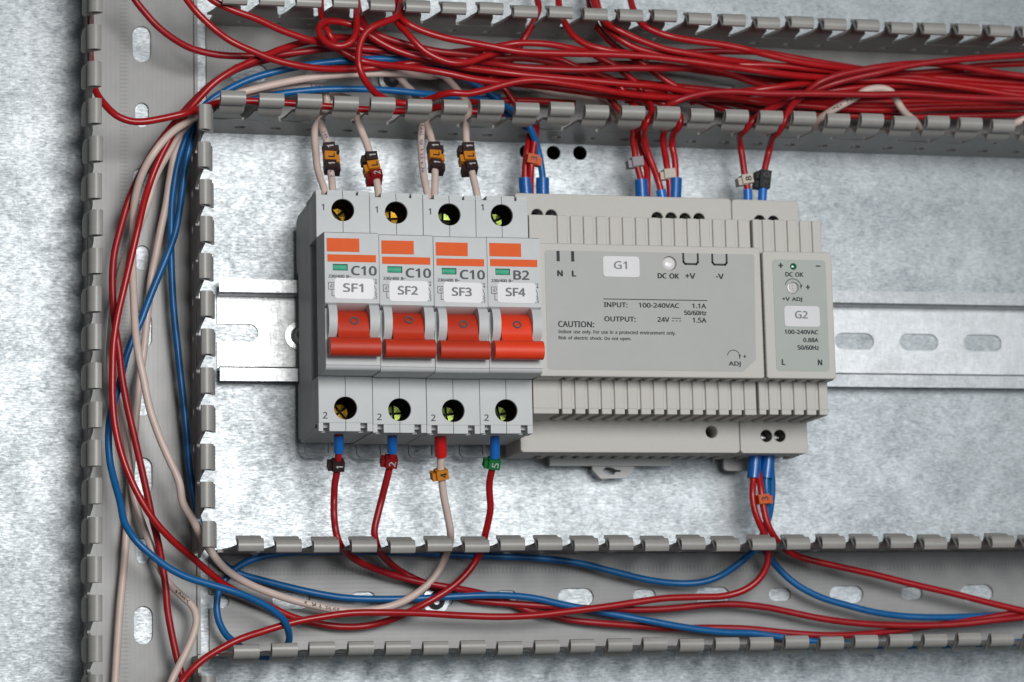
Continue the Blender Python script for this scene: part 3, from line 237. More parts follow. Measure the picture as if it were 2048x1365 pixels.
class MB:
    def __init__(self): self.v = []; self.f = []
    def add(self, vs, fs):
        o = len(self.v); self.v += [tuple(p) for p in vs]; self.f += [tuple(i+o for i in f) for f in fs]; return self
    def box(self, x0, x1, y0, y1, z0, z1):
        return self.add([(x0,y0,z0),(x1,y0,z0),(x1,y1,z0),(x0,y1,z0),(x0,y0,z1),(x1,y0,z1),(x1,y1,z1),(x0,y1,z1)],
                        [(3,2,1,0),(4,5,6,7),(0,1,5,4),(1,2,6,5),(2,3,7,6),(3,0,4,7)])
    def rbox(self, x0, x1, y0, y1, z0, z1, r=0.5, seg=2):
        bm = bmesh.new(); bmesh.ops.create_cube(bm, size=1)
        for v in bm.verts: v.co = Vector(((x0+x1)/2+v.co.x*(x1-x0), (y0+y1)/2+v.co.y*(y1-y0), (z0+z1)/2+v.co.z*(z1-z0)))
        bmesh.ops.bevel(bm, geom=list(bm.edges), offset=r, segments=seg, affect='EDGES', profile=0.5)
        self.bm(bm); return self
    def bm(self, bm):
        bm.verts.index_update(); self.add([tuple(v.co) for v in bm.verts], [tuple(v.index for v in f.verts) for f in bm.faces]); bm.free()
    def prof_x(self, prof, x0, x1):          # closed (y,z) outline pushed along x
        n = len(prof); a = sum(prof[i][0]*prof[(i+1) % n][1]-prof[(i+1) % n][0]*prof[i][1] for i in range(n))
        if a < 0: prof = prof[::-1]
        self.add([(x0, y, z) for y, z in prof]+[(x1, y, z) for y, z in prof],
                 [tuple(range(n))[::-1], tuple(range(n, 2*n))]+[(i, (i+1) % n, n+(i+1) % n, n+i) for i in range(n)])
        return self
    def disc(self, cx, cy, z0, z1, r, n=28, r1=None):
        r1 = r if r1 is None else r1
        self.add([(cx+r*cos(2*pi*i/n), cy+r*sin(2*pi*i/n), z0) for i in range(n)]+[(cx+r1*cos(2*pi*i/n), cy+r1*sin(2*pi*i/n), z1) for i in range(n)],
                 [tuple(range(n))[::-1], tuple(range(n, 2*n))]+[(i, (i+1) % n, n+(i+1) % n, n+i) for i in range(n)]); return self
    def lathe(self, cx, cy, prof, n=32):     # (r,z) open profile turned about the plate normal
        k = len(prof); vs = [(cx+r*cos(2*pi*i/n), cy+r*sin(2*pi*i/n), z) for i in range(n) for r, z in prof]
        self.add(vs, [(i*k+j, i*k+j+1, ((i+1) % n)*k+j+1, ((i+1) % n)*k+j) for i in range(n) for j in range(k-1)]); return self
    def tube(self, path, r, n=12, caps=True):
        pts = [Vector(p) for p in path]; m = len(pts); rr = r if isinstance(r, (list, tuple)) else [r]*m
        tang = [(pts[min(i+1, m-1)]-pts[max(i-1, 0)]).normalized() for i in range(m)]
        nrm = Vector((0, 0, 1)); 
        if abs(tang[0].dot(nrm)) > 0.9: nrm = Vector((1, 0, 0))
        vs = []; 
        for i in range(m):
            nrm = (nrm-tang[i]*nrm.dot(tang[i])).normalized(); b = tang[i].cross(nrm)
            vs += [tuple(pts[i]+(nrm*cos(2*pi*j/n)+b*sin(2*pi*j/n))*rr[i]) for j in range(n)]
        fs = [(i*n+j, i*n+(j+1) % n, (i+1)*n+(j+1) % n, (i+1)*n+j) for i in range(m-1) for j in range(n)]
        if caps: fs += [tuple(range(n))[::-1], tuple(range((m-1)*n, m*n))]
        return self.add(vs, fs)
    def obb(self, c, t, b, nn, l, w, z0, z1):  # box in a wire frame: along t, across b, out along nn
        vs = [c+t*(sl*l/2)+b*(sb*w/2)+nn*zz for zz in (z0, z1) for sl, sb in ((-1,-1),(1,-1),(1,1),(-1,1))]
        return self.add([tuple(v) for v in vs], [(3,2,1,0),(4,5,6,7),(0,1,5,4),(1,2,6,5),(2,3,7,6),(3,0,4,7)])
    def flat(self, outline, z):
        return self.add([(x, y, z) for x, y in outline], [tuple(range(len(outline)))])
    def curve(self, cu, z):
        ob = bpy.data.objects.new('t', cu); COL.objects.link(ob); dg = bpy.context.evaluated_depsgraph_get(); dg.update()
        me = bpy.data.meshes.new_from_object(ob.evaluated_get(dg))
        vs = [(v.co.x, v.co.y, v.co.z+z) for v in me.vertices]; fs = [tuple(p.vertices) for p in me.polygons]
        bpy.data.objects.remove(ob); bpy.data.meshes.remove(me); bpy.data.curves.remove(cu)
        return vs, fs
    def plate(self, outline, holes, z0, z1, bevel=0.0):
        cu = bpy.data.curves.new('t', 'CURVE'); cu.dimensions = '2D'; cu.fill_mode = 'BOTH'; cu.extrude = (z1-z0)/2-bevel
        if bevel: cu.bevel_depth = bevel; cu.bevel_resolution = 1; cu.offset = -bevel
        for pl in [outline]+list(holes):
            sp = cu.splines.new('POLY'); sp.points.add(len(pl)-1); sp.use_cyclic_u = True
            for p, q in zip(sp.points, pl): p.co = (q[0], q[1], 0, 1)
        vs, fs = self.curve(cu, (z0+z1)/2); return self.add(vs, fs)
    def text(self, body, x0, y0, x1, y1, z, bold=0.0):
        vs = []; fs = []; pen = 0
        for ch in body:
            if ch == ' ': pen += 260; continue
            adv, (v, f) = GLYPHS['r', {'В': 'B'}.get(ch, ch)]
            v = list(map(int, v.split())); f = list(map(int, f.split())); o = len(vs)
            vs += [(v[q]+pen, v[q+1]) for q in range(0, len(v), 2)]; fs += [(f[q]+o, f[q+1]+o, f[q+2]+o) for q in range(0, len(f), 3)]
            pen += adv
        ax = min(v[0] for v in vs); bx = max(v[0] for v in vs); ay = min(v[1] for v in vs); by = max(v[1] for v in vs)
        fs = [t if (vs[t[1]][0]-vs[t[0]][0])*(vs[t[2]][1]-vs[t[0]][1])-(vs[t[1]][1]-vs[t[0]][1])*(vs[t[2]][0]-vs[t[0]][0]) > 0 else t[::-1] for t in fs]
        h = bold*1.7; sx = (x1-x0-2*h)/max(bx-ax, 1); sy = (y1-y0-h)/max(by-ay, 1)
        for k, (dx, dy) in enumerate(((0, 0), (h, h/2), (2*h, 0), (h, h)) if bold else ((0, 0),)):     # heavier strokes: shifted copies a hair apart in height
            self.add([(x0+dx+(v[0]-ax)*sx, y0+dy+(v[1]-ay)*sy, z+0.012*k) for v in vs], fs)
        return self
    def stroke(self, pts, w, z):
        for (ax, ay), (bx, by) in zip(pts, pts[1:]):
            dx, dy = bx-ax, by-ay; L = math.hypot(dx, dy) or 1; nx, ny = -dy/L*w/2, dx/L*w/2; ex, ey = dx/L*w/3, dy/L*w/3
            self.add([(ax-ex+nx, ay-ey+ny, z), (ax-ex-nx, ay-ey-ny, z), (bx+ex-nx, by+ey-ny, z), (bx+ex+nx, by+ey+ny, z)], [(0, 1, 2, 3)])
        return self
    def ring(self, cx, cy, r0, r1, z, n=28, a0=0, a1=2*pi):
        full = abs(a1-a0-2*pi) < 1e-6; k = n if full else n+1
        vs = [(cx+r*cos(a0+(a1-a0)*i/n), cy+r*sin(a0+(a1-a0)*i/n), z) for i in range(k) for r in (r0, r1)]
        return self.add(vs, [(2*i, 2*i+1, 2*((i+1) % k)+1, 2*((i+1) % k)) for i in range(n)])
    def move(self, fn): self.v = [fn(*p) for p in self.v]; return self
    def build(self, name, material, parent=None, at=(0, 0, 0), smooth=None, recalc=False):
        me = bpy.data.meshes.new(name)
        me.from_pydata([((x-at[0])*S, (y-at[1])*S, (z-at[2])*S) for x, y, z in self.v], [], self.f)
        if recalc:
            bm = bmesh.new(); bm.from_mesh(me); bmesh.ops.recalc_face_normals(bm, faces=bm.faces); bm.to_mesh(me); bm.free()
        me.materials.append(M[material] if isinstance(material, str) else material)
        if smooth is not None:
            me.polygons.foreach_set('use_smooth', [True]*len(me.polygons)); me.set_sharp_from_angle(angle=radians(smooth))
        me.update()
        ob = bpy.data.objects.new(name, me); COL.objects.link(ob)
        if parent is None: ob.matrix_world = Matrix.Translation(world(*at)) @ UP
        else: ob.parent = parent
        return ob
def tag(o, label, cat, group=None):
    o['label'] = label; o['category'] = cat
    if group: o['group'] = group
    return o
def thing(name, label, cat, at, group=None):
    o = bpy.data.objects.new(name, None); COL.objects.link(o); o.empty_display_size = 0.5
    o.matrix_world = Matrix.Translation(world(*at)) @ UP
    return tag(o, label, cat, group)
def slot(cx, cy, l, w, vertical=False, n=8):      # rounded slot outline
    h = (l-w)/2; pts = [(h+w/2*cos(a), w/2*sin(a)) for a in [(-pi/2+pi*i/n) for i in range(n+1)]]+[(-h+w/2*cos(a), w/2*sin(a)) for a in [(pi/2+pi*i/n) for i in range(n+1)]]
    return [(cx-y, cy+x) if vertical else (cx+x, cy+y) for x, y in pts]
def rrect(x0, x1, y0, y1, r, n=5):
    out = []
    for cx, cy, a in ((x1-r, y1-r, 0), (x0+r, y1-r, pi/2), (x0+r, y0+r, pi), (x1-r, y0+r, 3*pi/2)):
        out += [(cx+r*cos(a+pi/2*i/n), cy+r*sin(a+pi/2*i/n)) for i in range(n+1)]
    return out
def circle(cx, cy, r, n=28): return [(cx+r*cos(2*pi*i/n), cy+r*sin(2*pi*i/n)) for i in range(n)]
# ------------------------------------------------------------------ mounting plate (the setting)
mb = MB(); mb.plate([(-420, -420), (640, -420), (640, 420), (-420, 420)], [circle(94.5, 66.8, 2.6), circle(104.3, 67.0, 2.6), circle(84.6, 66.8, 2.6), slot(196.5, 132.2, 9, 3.4)], -2.0, 0.0)
pl = mb.build('mounting_plate', 'plate'); pl['kind'] = 'structure'
tag(pl, 'galvanised steel mounting plate with streaky zinc finish behind everything', 'back panel')
mb = MB(); mb.box(-400, 620, -400, 400, -46, -40); wl = mb.build('back_wall', 'void_wall'); wl['kind'] = 'structure'
tag(wl, 'dark cabinet wall seen only through holes in the plate', 'wall')
# ------------------------------------------------------------------ wiring ducts
PITCH = 12.5
PROFILE = [(0.6, 16.5, 6.2), (0.6, 18.5, 5.5), (0.6, 21.5, 4.8), (0.6, 25.5, 4.25), (0.7, 29.0, 3.7), (1.4, 30.4, 2.5), (3.2, 31.1, 2.2), (3.8, 31.7, 2.3), (3.75, 32.8, 3.0), (3.65, 34.2, 3.75), (3.45, 35.2, 4.15), (2.7, 36.9, 4.15), (1.3, 38.3, 4.15), (-0.6, 39.7, 4.15), (-1.25, 40.6, 4.15),
           (-1.1, 41.4, 4.15), (-0.4, 41.85, 4.15), (0.6, 41.9, 4.15), (1.5, 41.65, 4.15), (2.15, 41.0, 4.15), (2.4, 40.0, 4.15), (2.35, 39.1, 4.15)]
def finger_mesh():
    mb = MB(); P = PROFILE; n = len(P); rows = []
    for i in range(n):
        a = P[max(i-1, 0)]; b = P[min(i+1, n-1)]; du, dz = b[0]-a[0], b[1]-a[1]; L = math.hypot(du, dz); nu, nz = -dz/L, du/L; h = 0.46
        w = P[i][2]
        rows.append([(-w, P[i][0]+nu*h, P[i][1]+nz*h), (w, P[i][0]+nu*h, P[i][1]+nz*h), (w, P[i][0]-nu*h, P[i][1]-nz*h), (-w, P[i][0]-nu*h, P[i][1]-nz*h)])
    vs = [p for r in rows for p in r]; fs = [(0, 1, 2, 3), tuple((n-1)*4+k for k in (3, 2, 1, 0))]
    for i in range(n-1):
        for k in range(4):
            fs.append((i*4+k, (i+1)*4+k, (i+1)*4+(k+1) % 4, i*4+(k+1) % 4))
    mb.add(vs, fs); return mb
FINGER = None
def side_wall(parent, at, origin, ang, segs, centres, lean=0.0):
    """wall base line starts at origin; local s runs along ang, u outward (to the right of s), z out of the plate"""
    global FINGER
    ox, oy = origin; ca, sa = cos(ang), sin(ang)
    def tr(s, u, z): return (ox+ca*s+sa*u, oy+sa*s-ca*u, z)
    mb = MB()
    for a, b in segs:
        hs = [circle(c+PITCH/2, 8.2, 1.9, 16) for c in centres if a+2.6 < c+PITCH/2 < b-2.6]
        w = MB(); w.plate([(a, 0.0), (b, 0.0), (b, 17.3), (a, 17.3)], hs, 0.08, 1.12)
        mb.add([tr(x, zz-lean*y/41.0, y) for x, y, zz in w.v], w.f)
    wall = mb.build('side_wall', 'pvc', parent, at)
    if FINGER is None:
        f0 = finger_mesh(); FINGER = bpy.data.meshes.new('finger')
        FINGER.from_pydata([(x*S, -u*S, z*S) for x, u, z in f0.v], [], f0.f)
        bm = bmesh.new(); bm.from_mesh(FINGER); bmesh.ops.recalc_face_normals(bm, faces=bm.faces); bm.to_mesh(FINGER); bm.free()
        FINGER.materials.append(M['pvc']); FINGER.polygons.foreach_set('use_smooth', [True]*len(FINGER.polygons)); FINGER.set_sharp_from_angle(angle=radians(32)); FINGER.update()
    for c in centres:
        o = bpy.data.objects.new('finger', FINGER); COL.objects.link(o); o.parent = wall
        x, y, z = tr(c, -lean*0.0, 0.0)
        o.location = ((x-at[0])*S, (y-at[1])*S, 0.0)
        o.rotation_euler = Euler((-math.atan2(lean, 41.0)+random.gauss(0, 0.005), random.gauss(0, 0.004), ang), 'XYZ')
    return wall
def duct_floor(parent, at, outline, holes, material):
    mb = MB(); mb.plate(outline, holes, 0.05, 1.25, 0.12); return mb.build('base', material, parent, at)
# left upright duct
at = (-53.2, 0, 0); d = thing('cable_duct', 'grey slotted cable duct standing upright along the left side, full of mixed wires', 'cable duct', at, 'slotted wiring ducts')
duct_floor(d, at, [(-71.9, -150), (-32.6, -150), (-32.6, 150), (-71.9, 150)], [slot(-51.9, 0.5+50*k, 12.8, 6.3, True) for k in range(-2, 3)]+[slot(-51.9, 25.4+50*k, 8.6, 4.6, True) for k in range(-3, 3)], 'pvc_floor_v')
# left wall: s runs downwards (ang=-90), outward = -x  -> right of s
c0 = 95.69-4.1
side_wall(d, at, (-70.7, 150), -pi/2, [(0, 300)], [150-(c0-PITCH*k) for k in range(-3, 19)], 0.0)
c0 = 69.66-4.1
side_wall(d, at, (-35.7, -150), pi/2, [(150-75.9, 150+71.2), (0, 150-110.2)], [150+(c0-PITCH*k) for k in list(range(0, 12))+[15, 16]], 0.0)
for ya, yb in ((72.0, 150), (-109.4, -76.2)): MB().box(-33.9, -32.75, ya, yb, 1.27, 2.6).build('edge_strip', 'pvc', d, at)
# upper duct
at = (115, 90, 0); d = thing('cable_duct', 'grey slotted cable duct across the top, crammed with a tangle of red wires', 'cable duct', at, 'slotted wiring ducts')
duct_floor(d, at, [(-29.6, 71.2), (330, 71.2), (330, 108.6), (-29.6, 108.6)], [slot(-14.8+50*k, 91.6, 13.4, 6.4) for k in range(0, 7)]+[slot(9.4+50*k, 91.6, 8.2, 4.6) for k in range(0, 7)], 'pvc_floor')
side_wall(d, at, (-29.6, 71.2), 0.0, [(0, 359)], [4.23+PITCH*k for k in range(0, 28)], 1.9)
side_wall(d, at, (330, 108.2), pi, [(0, 359)], [330-(162.5+PITCH*k) for k in range(-15, 14)], 1.9)
# lower duct
at = (115, -91, 0); d = thing('cable_duct', 'grey slotted cable duct across the bottom with wires lying loosely inside', 'cable duct', at, 'slotted wiring ducts')
duct_floor(d, at, [(-29.8, -109.3), (330, -109.3), (330, -76.4), (-29.8, -76.4), (-29.8, -89.4), (-25.1, -89.4), (-23.6, -90.1), (-22.9, -91.7), (-23.6, -93.3), (-25.1, -94.0), (-29.8, -94.0)], [slot(-1.9+50*k, -91.5, 12.8, 6.1) for k in range(0, 7)]+[slot(23.0+50*k, -91.3, 8.3, 4.6) for k in range(0, 6)], 'pvc_floor')
side_wall(d, at, (330, -76.3), pi, [(0, 359)], [330-(-21.4+PITCH*k) for k in range(0, 28)], 0.6)
side_wall(d, at, (-29.8, -109.4), 0.0, [(0, 359)], [29.8+(-23.2+PITCH*k) for k in range(0, 28)], 0.0)
# screws that hold ducts and rail
def screw(label, x, y, z, r, zinc='screw_zinc'):
    at = (x, y, z); t = thing('screw', label, 'screw', at, 'fixing screws')
    MB().lathe(x, y, [(r*0.62, z), (r, z), (r, z+0.9), (r*0.6, z+1.0)], 32).build('washer', zinc, t, at, 40)
    MB().lathe(x, y, [(r*0.66, z+0.9), (r*0.66, z+1.6), (r*0.5, z+2.5), (r*0.30, z+2.9), (r*0.28, z+1.7), (0.01, z+1.7)], 28).build('head', zinc, t, at, 40)
screw('shiny pan head screw on the rail, half covered by breaker SF1', 1.9, -0.9, 1.1, 4.9, 'steel')
screw('screw under crossing wires on floor of lower duct', 48.0, -92.4, 1.3, 4.6)
screw('glinting screw beneath blue and pale wires in upper duct', 35.6, 91.0, 1.3, 4.4)
# ------------------------------------------------------------------ din rail
at = (120, 0, 0); d = thing('din_rail', 'zinc top hat rail with oblong slots carrying breakers and supplies', 'mounting rail', at)
x0, x1 = -26.4, 330
mb = MB(); ol = [(x0, -12.6), (x1, -12.6), (x1, 12.6), (x0, 12.6)]
h = [slot(-12.5+25*k-7.3, 0.0, 15.2, 6.2) for k in range(1, 14)]
ol = [(x0, -12.6), (x1, -12.6), (x1, 12.6), (x0, 12.6), (x0, 3.1)]+[(-15.3+3.1*cos(a), 3.1*sin(a)) for a in [pi/2-pi*i/10 for i in range(11)]]+[(x0, -3.1)]
mb.plate(ol, h, 0.05, 1.05); mb.build('web', 'rail', d, at)
def hat(sg):
    p = [(12.4, 0.06), (13.4, 0.06), (13.45, 6.4), (17.5, 6.45), (17.5, 7.5), (13.1, 7.5), (12.45, 6.9)]
    m = MB(); m.prof_x([(sg*y, z) for y, z in p], x0, x1); m.build('flange', 'rail_edge', d, at, recalc=True)
hat(1); hat(-1)
# ------------------------------------------------------------------ circuit breakers
def arc_pts(cy, cz, r, a0, a1, n=8): return [(cy+r*cos(a0+(a1-a0)*i/n), cz+r*sin(a0+(a1-a0)*i/n)) for i in range(n+1)]
def breaker(i, rating, name, toggle_mat, screws, label, dx=0.0, dy=0.0, oneup=0.0, oy=0.0):
    X = 17.95*i+dx; at = (X+8.95, dy, 8.5)
    t = thing('circuit_breaker', label, 'circuit breaker', at, 'row of four miniature breakers')
    w0, w1 = 0.06, 17.86
    mb = MB()
    mb.box(w0, w1, -38.6, 38.6, 12.0, 35.4)
    mb.prof_x([(-37.6, 8.6), (-19, 8.6), (-19, 12.3), (-38.6, 12.3)], w0, w1); mb.prof_x([(19, 8.6), (37.0, 8.6), (38.6, 12.3), (19, 12.3)], w0, w1)
    # terminal blocks, each in two shells with a round screw shaft
    for sg, cy in ((1, 33.4), (-1, -32.43)):
        ya, yb = (24.0, 38.4) if sg > 0 else (-22.0, -37.3); R = 3.75; n = 14; cx = 8.95; g = 0.07
        lo, hi = min(ya, yb), max(ya, yb)
        left = [(w0, lo), (cx-g, lo)]+[(cx-g-R*sin(a), cy-R*cos(a)) for a in [pi*k/n for k in range(n+1)]]+[(cx-g, hi), (w0, hi)]
        right = [(w1, hi), (cx+g, hi)]+[(cx+g+R*sin(a), cy+R*cos(a)) for a in [pi*k/n for k in range(n+1)]]+[(cx+g, lo), (w1, lo)]
        mb.plate(left, [], 35.4, 50.0, 0.12); mb.plate(right, [], 35.4, 50.0, 0.12)
    for a, b in ((w0, 1.9), (3.9, 8.85), (9.05, 13.4), (14.2, w1)): mb.box(a, b, 38.38, 40.0, 41.5, 49.7)
    mb.box(w0, w1, 38.3, 39.6, 30, 41.5)
    for a, b in ((w0, 1.5), (3.6, 8.85), (9.05, 13.8), (16.1, w1)): mb.box(a, b, -40.0, -37.25, 43.0, 49.8)
    mb.box(w0, w1, -39.7, -38.5, 14, 43.0); mb.box(w0, w1, -38.5, -37.25, 35.5, 46.4)
    # nose: label block, lower lip, cheeks, lever well
    mb.prof_x([(24.0, 49.6), (23.1, 64.2), (22.7, 65.0), (-0.2, 65.1), (-0.35, 64.9), (-2.0, 60.6), (-2.0, 49.6)], w0, w1)
    mb.prof_x([(-15.4, 49.6), (-15.4, 64.2), (-16.2, 65.0), (-20.5, 65.0)]+arc_pts(-20.4, 63.4, 1.6, pi/2, pi, 5)+[(-22.0, 60.0), (-21.9, 49.6)], w0, w1)
    ch = [(-0.5, 49.8), (-0.5, 65.05), (-1.3, 66.8), (-3.2, 68.0), (-5.8, 68.6), (-8.4, 68.3), (-10.4, 67.2), (-11.2, 66.0), (-12.5, 64.9), (-15.6, 64.7), (-15.6, 49.8)]
    mb.prof_x(ch, 0.75, 3.45); mb.prof_x(ch, 14.1, 17.25)
    side = [(-2.0, 49.7), (-2.0, 64.6), (-15.5, 64.6), (-15.5, 49.7)]
    mb.prof_x(side, w0, 0.75); mb.prof_x(side, 17.25, w1)
    mb.box(3.45, 14.1, -15.4, -2.0, 49.6, 52.0)
    mb.move(lambda x, y, z: (x+X, y+dy, z)); mb.build('body', 'mcb', t, at, 30)
    def P(m): return m.move(lambda x, y, z: (x+X, y+dy, z))
    # lever
    lv = [(-1.9, 54), (-2.3, 62.2), (-3.6, 64.6), (-5.4, 66.2), (-7.4, 67.1), (-9.3, 67.3), (-10.6, 67.6), (-11.6, 68.6), (-12.4, 69.2), (-12.4, 58), (-9, 54)]
    mb = MB(); mb.prof_x(lv, 3.7, 13.95)
    hp = [(-11.9, 66.2), (-12.0, 69.2), (-12.35, 70.4), (-13.0, 71.2), (-14.0, 71.8), (-15.3, 72.0), (-16.6, 71.8), (-17.6, 71.1), (-18.1, 70.1), (-18.2, 68.6), (-17.9, 67.3), (-16.5, 66.3), (-14.5, 65.8)]
    mb.prof_x(hp, 0.55, 16.95)
    lever = P(mb).build('toggle_lever', toggle_mat, t, at, 38, True)
    mb = MB(); mb.ring(0, 0, 0.9, 1.5, 0.06, 24)
    ax = Vector((0, -1.0, 0.55)).normalized()      # lies on the curved top of the lever
    oc = Vector((9.2, -6.3+oy, 66.72-0.45*oy)); ty = Vector((0, 0.91, -0.41 if oy < 0.5 else -0.54)).normalized(); nn = Vector((1, 0, 0)).cross(ty)
    if nn.z < 0: nn = -nn
    mb.v = [tuple(oc+Vector((1, 0, 0))*x+ty*y+nn*0.12) for x, y, z in mb.v]
    P(mb).build('lettering', 'mid_print', lever, at)
    # prints
    mb = MB(); mb.flat([(0.8, 16.5), (11.5, 16.5), (11.5, 20.95), (0.8, 20.95)], 65.14); P(mb).build('orange_band', 'orange_print', t, at)
    mb = MB(); mb.flat([(0.95, 13.2), (16.9, 13.2), (16.9, 15.6), (0.95, 15.6)], 65.14); P(mb).build('orange_band', 'orange_print', t, at)
    mb = MB(); mb.box(2.7, 7.55, 10.35, 12.45, 64.6, 65.13); P(mb).build('indicator_frame', 'black', t, at)
    mb = MB(); mb.prof_x([(10.45, 64.6), (10.45, 65.2), (10.9, 65.35), (11.7, 65.38), (12.15, 65.3), (12.15, 64.6)], 2.75, 7.2); P(mb).build('indicator_flag', 'green', t, at, 40, True)
    L = MB(); L.text(rating, 8.65, 8.85, 17.1 if len(rating) > 2 else 14.1, 12.0, 65.14, 0.10); L.text('230/400 В~', 1.2, 7.95, 8.7, 8.95, 65.14, 0.04)
    for n_ in (MB().text('1', 1.85, 33.2+oneup, 2.75, 35.3+oneup, 50.06, 0.05), MB().text('2', 1.35, -35.95, 2.95, -33.75, 50.06, 0.05)): P(n_).build('terminal_number', 'mid_print', t, at)
    L.stroke([(5.4, 6.3), (1.2, 6.3), (1.2, 4.15), (5.4, 4.15)], 0.20, 65.13); L.text('45', 1.6, 4.55, 3.6, 5.9, 65.14); L.stroke([(2.3, 4.1), (2.3, 2.0), (5, 2.0)], 0.20, 65.13)
    L.text('1', 15.9, 7.25, 16.1, 7.95, 65.14); L.ring(16.75, 7.5, 0.16, 0.30, 65.13, 12); L.stroke([(16.75, 7.2), (16.75, 6.2), (16.35, 6.6)], 0.18, 65.13); L.stroke([(16.75, 6.2), (17.1, 6.6)], 0.18, 65.13)
    L.stroke([(16.2, 5.6), (16.75, 4.3), (16.75, 3.6), (16.4, 3.3), (17.0, 2.9), (16.4, 2.5), (17.0, 2.1), (16.75, 1.8)], 0.18, 65.13); L.ring(16.75, 1.45, 0.16, 0.30, 65.13, 12); L.text('2', 15.7, 1.05, 16.15, 1.75, 65.14)
    P(L).build('lettering', 'mid_print', t, at)
    sx, sy = random.uniform(-0.15, 0.15), random.uniform(-0.1, 0.1)
    tl = random.uniform(-0.012, 0.012); ro = lambda x, y, z: (9.5+(x-9.5)*cos(tl)-(y-4.4)*sin(tl), 4.4+(x-9.5)*sin(tl)+(y-4.4)*cos(tl), z)
    mb = MB(); mb.plate(rrect(3.05+sx, 16.0+sx, 1.05+sy, 7.75+sy, 1.1), [], 65.16, 65.26); mb.move(ro); st = P(mb).build('sticker', 'sticker', t, at)
    mb = MB(); mb.text(name, 5.75+sx, 3.2+sy, 12.5+sx, 6.1+sy, 65.29, 0.10); mb.move(ro); P(mb).build('lettering', 'sticker_ink', st, at)
    # terminal screws deep in their shafts
    for k, cy in enumerate((33.4, -32.43)):
        mb = MB(); zf = 39.0; cx = 8.95
        mb.lathe(cx, cy, [(3.5, zf-3), (3.45, zf-0.7), (3.0, zf-0.1), (2.6, zf)], 22); a0 = random.uniform(0, pi)
        def pt(r_, a_, z_): return (cx+r_*cos(a_), cy+r_*sin(a_), z_)
        for q in range(4):                                  # cross recess between four raised quarters
            a = a0+pi/2*q
            mb.add([pt(0.55, a+pi/4, zf-0.2), pt(2.6, a+0.16, zf), pt(2.6, a+pi/4, zf+0.22*random.random()), pt(2.6, a+pi/2-0.16, zf)], [(0, 1, 2), (0, 2, 3)])
            mb.add([pt(0.55, a+pi/4, zf-0.2), pt(2.6, a+pi/2-0.16, zf), pt(2.3, a+pi/2, zf-1.2), pt(0.2, a+pi/2, zf-1.8)], [(0, 1, 2, 3)])
            mb.add([pt(0.55, a+3*pi/4, zf-0.2), pt(2.6, a+pi/2+0.16, zf), pt(2.3, a+pi/2, zf-1.2), pt(0.2, a+pi/2, zf-1.8)], [(3, 2, 1, 0)])
        P(mb).build('terminal_screw', screws[k], t, at)
        mb = MB(); mb.lathe(cx, cy, [(3.70, 49.2), (3.62, 38.0), (0.01, 37.8)], 26); P(mb).build('shade_liner', 'black', t, at)  # black liner puts the darkness of the screw shaft into colour
    # foot clip of the rail latch below the body
    mb = MB(); p = [(5.2, -38.0), (5.2, -42.0), (5.9, -42.8), (12.6, -42.8), (12.6, -38.0)]
    o = [(4.4, -38.0), (4.4, -42.4), (5.5, -43.7), (13.4, -43.7), (13.4, -38.0)]
    mb.plate(o+p[::-1], [], 8.8, 10.6); mb.move(lambda x, y, z: (x-2.6, y, z)); P(mb).build('rail_clip', 'clip', t, at)
breaker(0, 'C10', 'SF1', 'toggle', ('brass', 'brass'), 'first breaker from the left, stickered SF1, rated C10, red lever down', 0.0, 0.35)
breaker(1, 'C10', 'SF2', 'toggle', ('brass', 'green_brass'), 'breaker stickered SF2 between SF1 and SF3, rated C10, red lever down', 0.0, -0.05, 0.0, 1.0)
breaker(2, 'C10', 'SF3', 'toggle', ('green_brass', 'green_brass'), 'breaker stickered SF3 between SF2 and SF4, rated C10, red lever down', 0.05, -0.25)
breaker(3, 'B2', 'SF4', 'toggle_bright', ('green_brass', 'green_brass'), 'breaker stickered SF4, rated B2, with brighter orange red lever', 0.05, -0.1, 1.7)
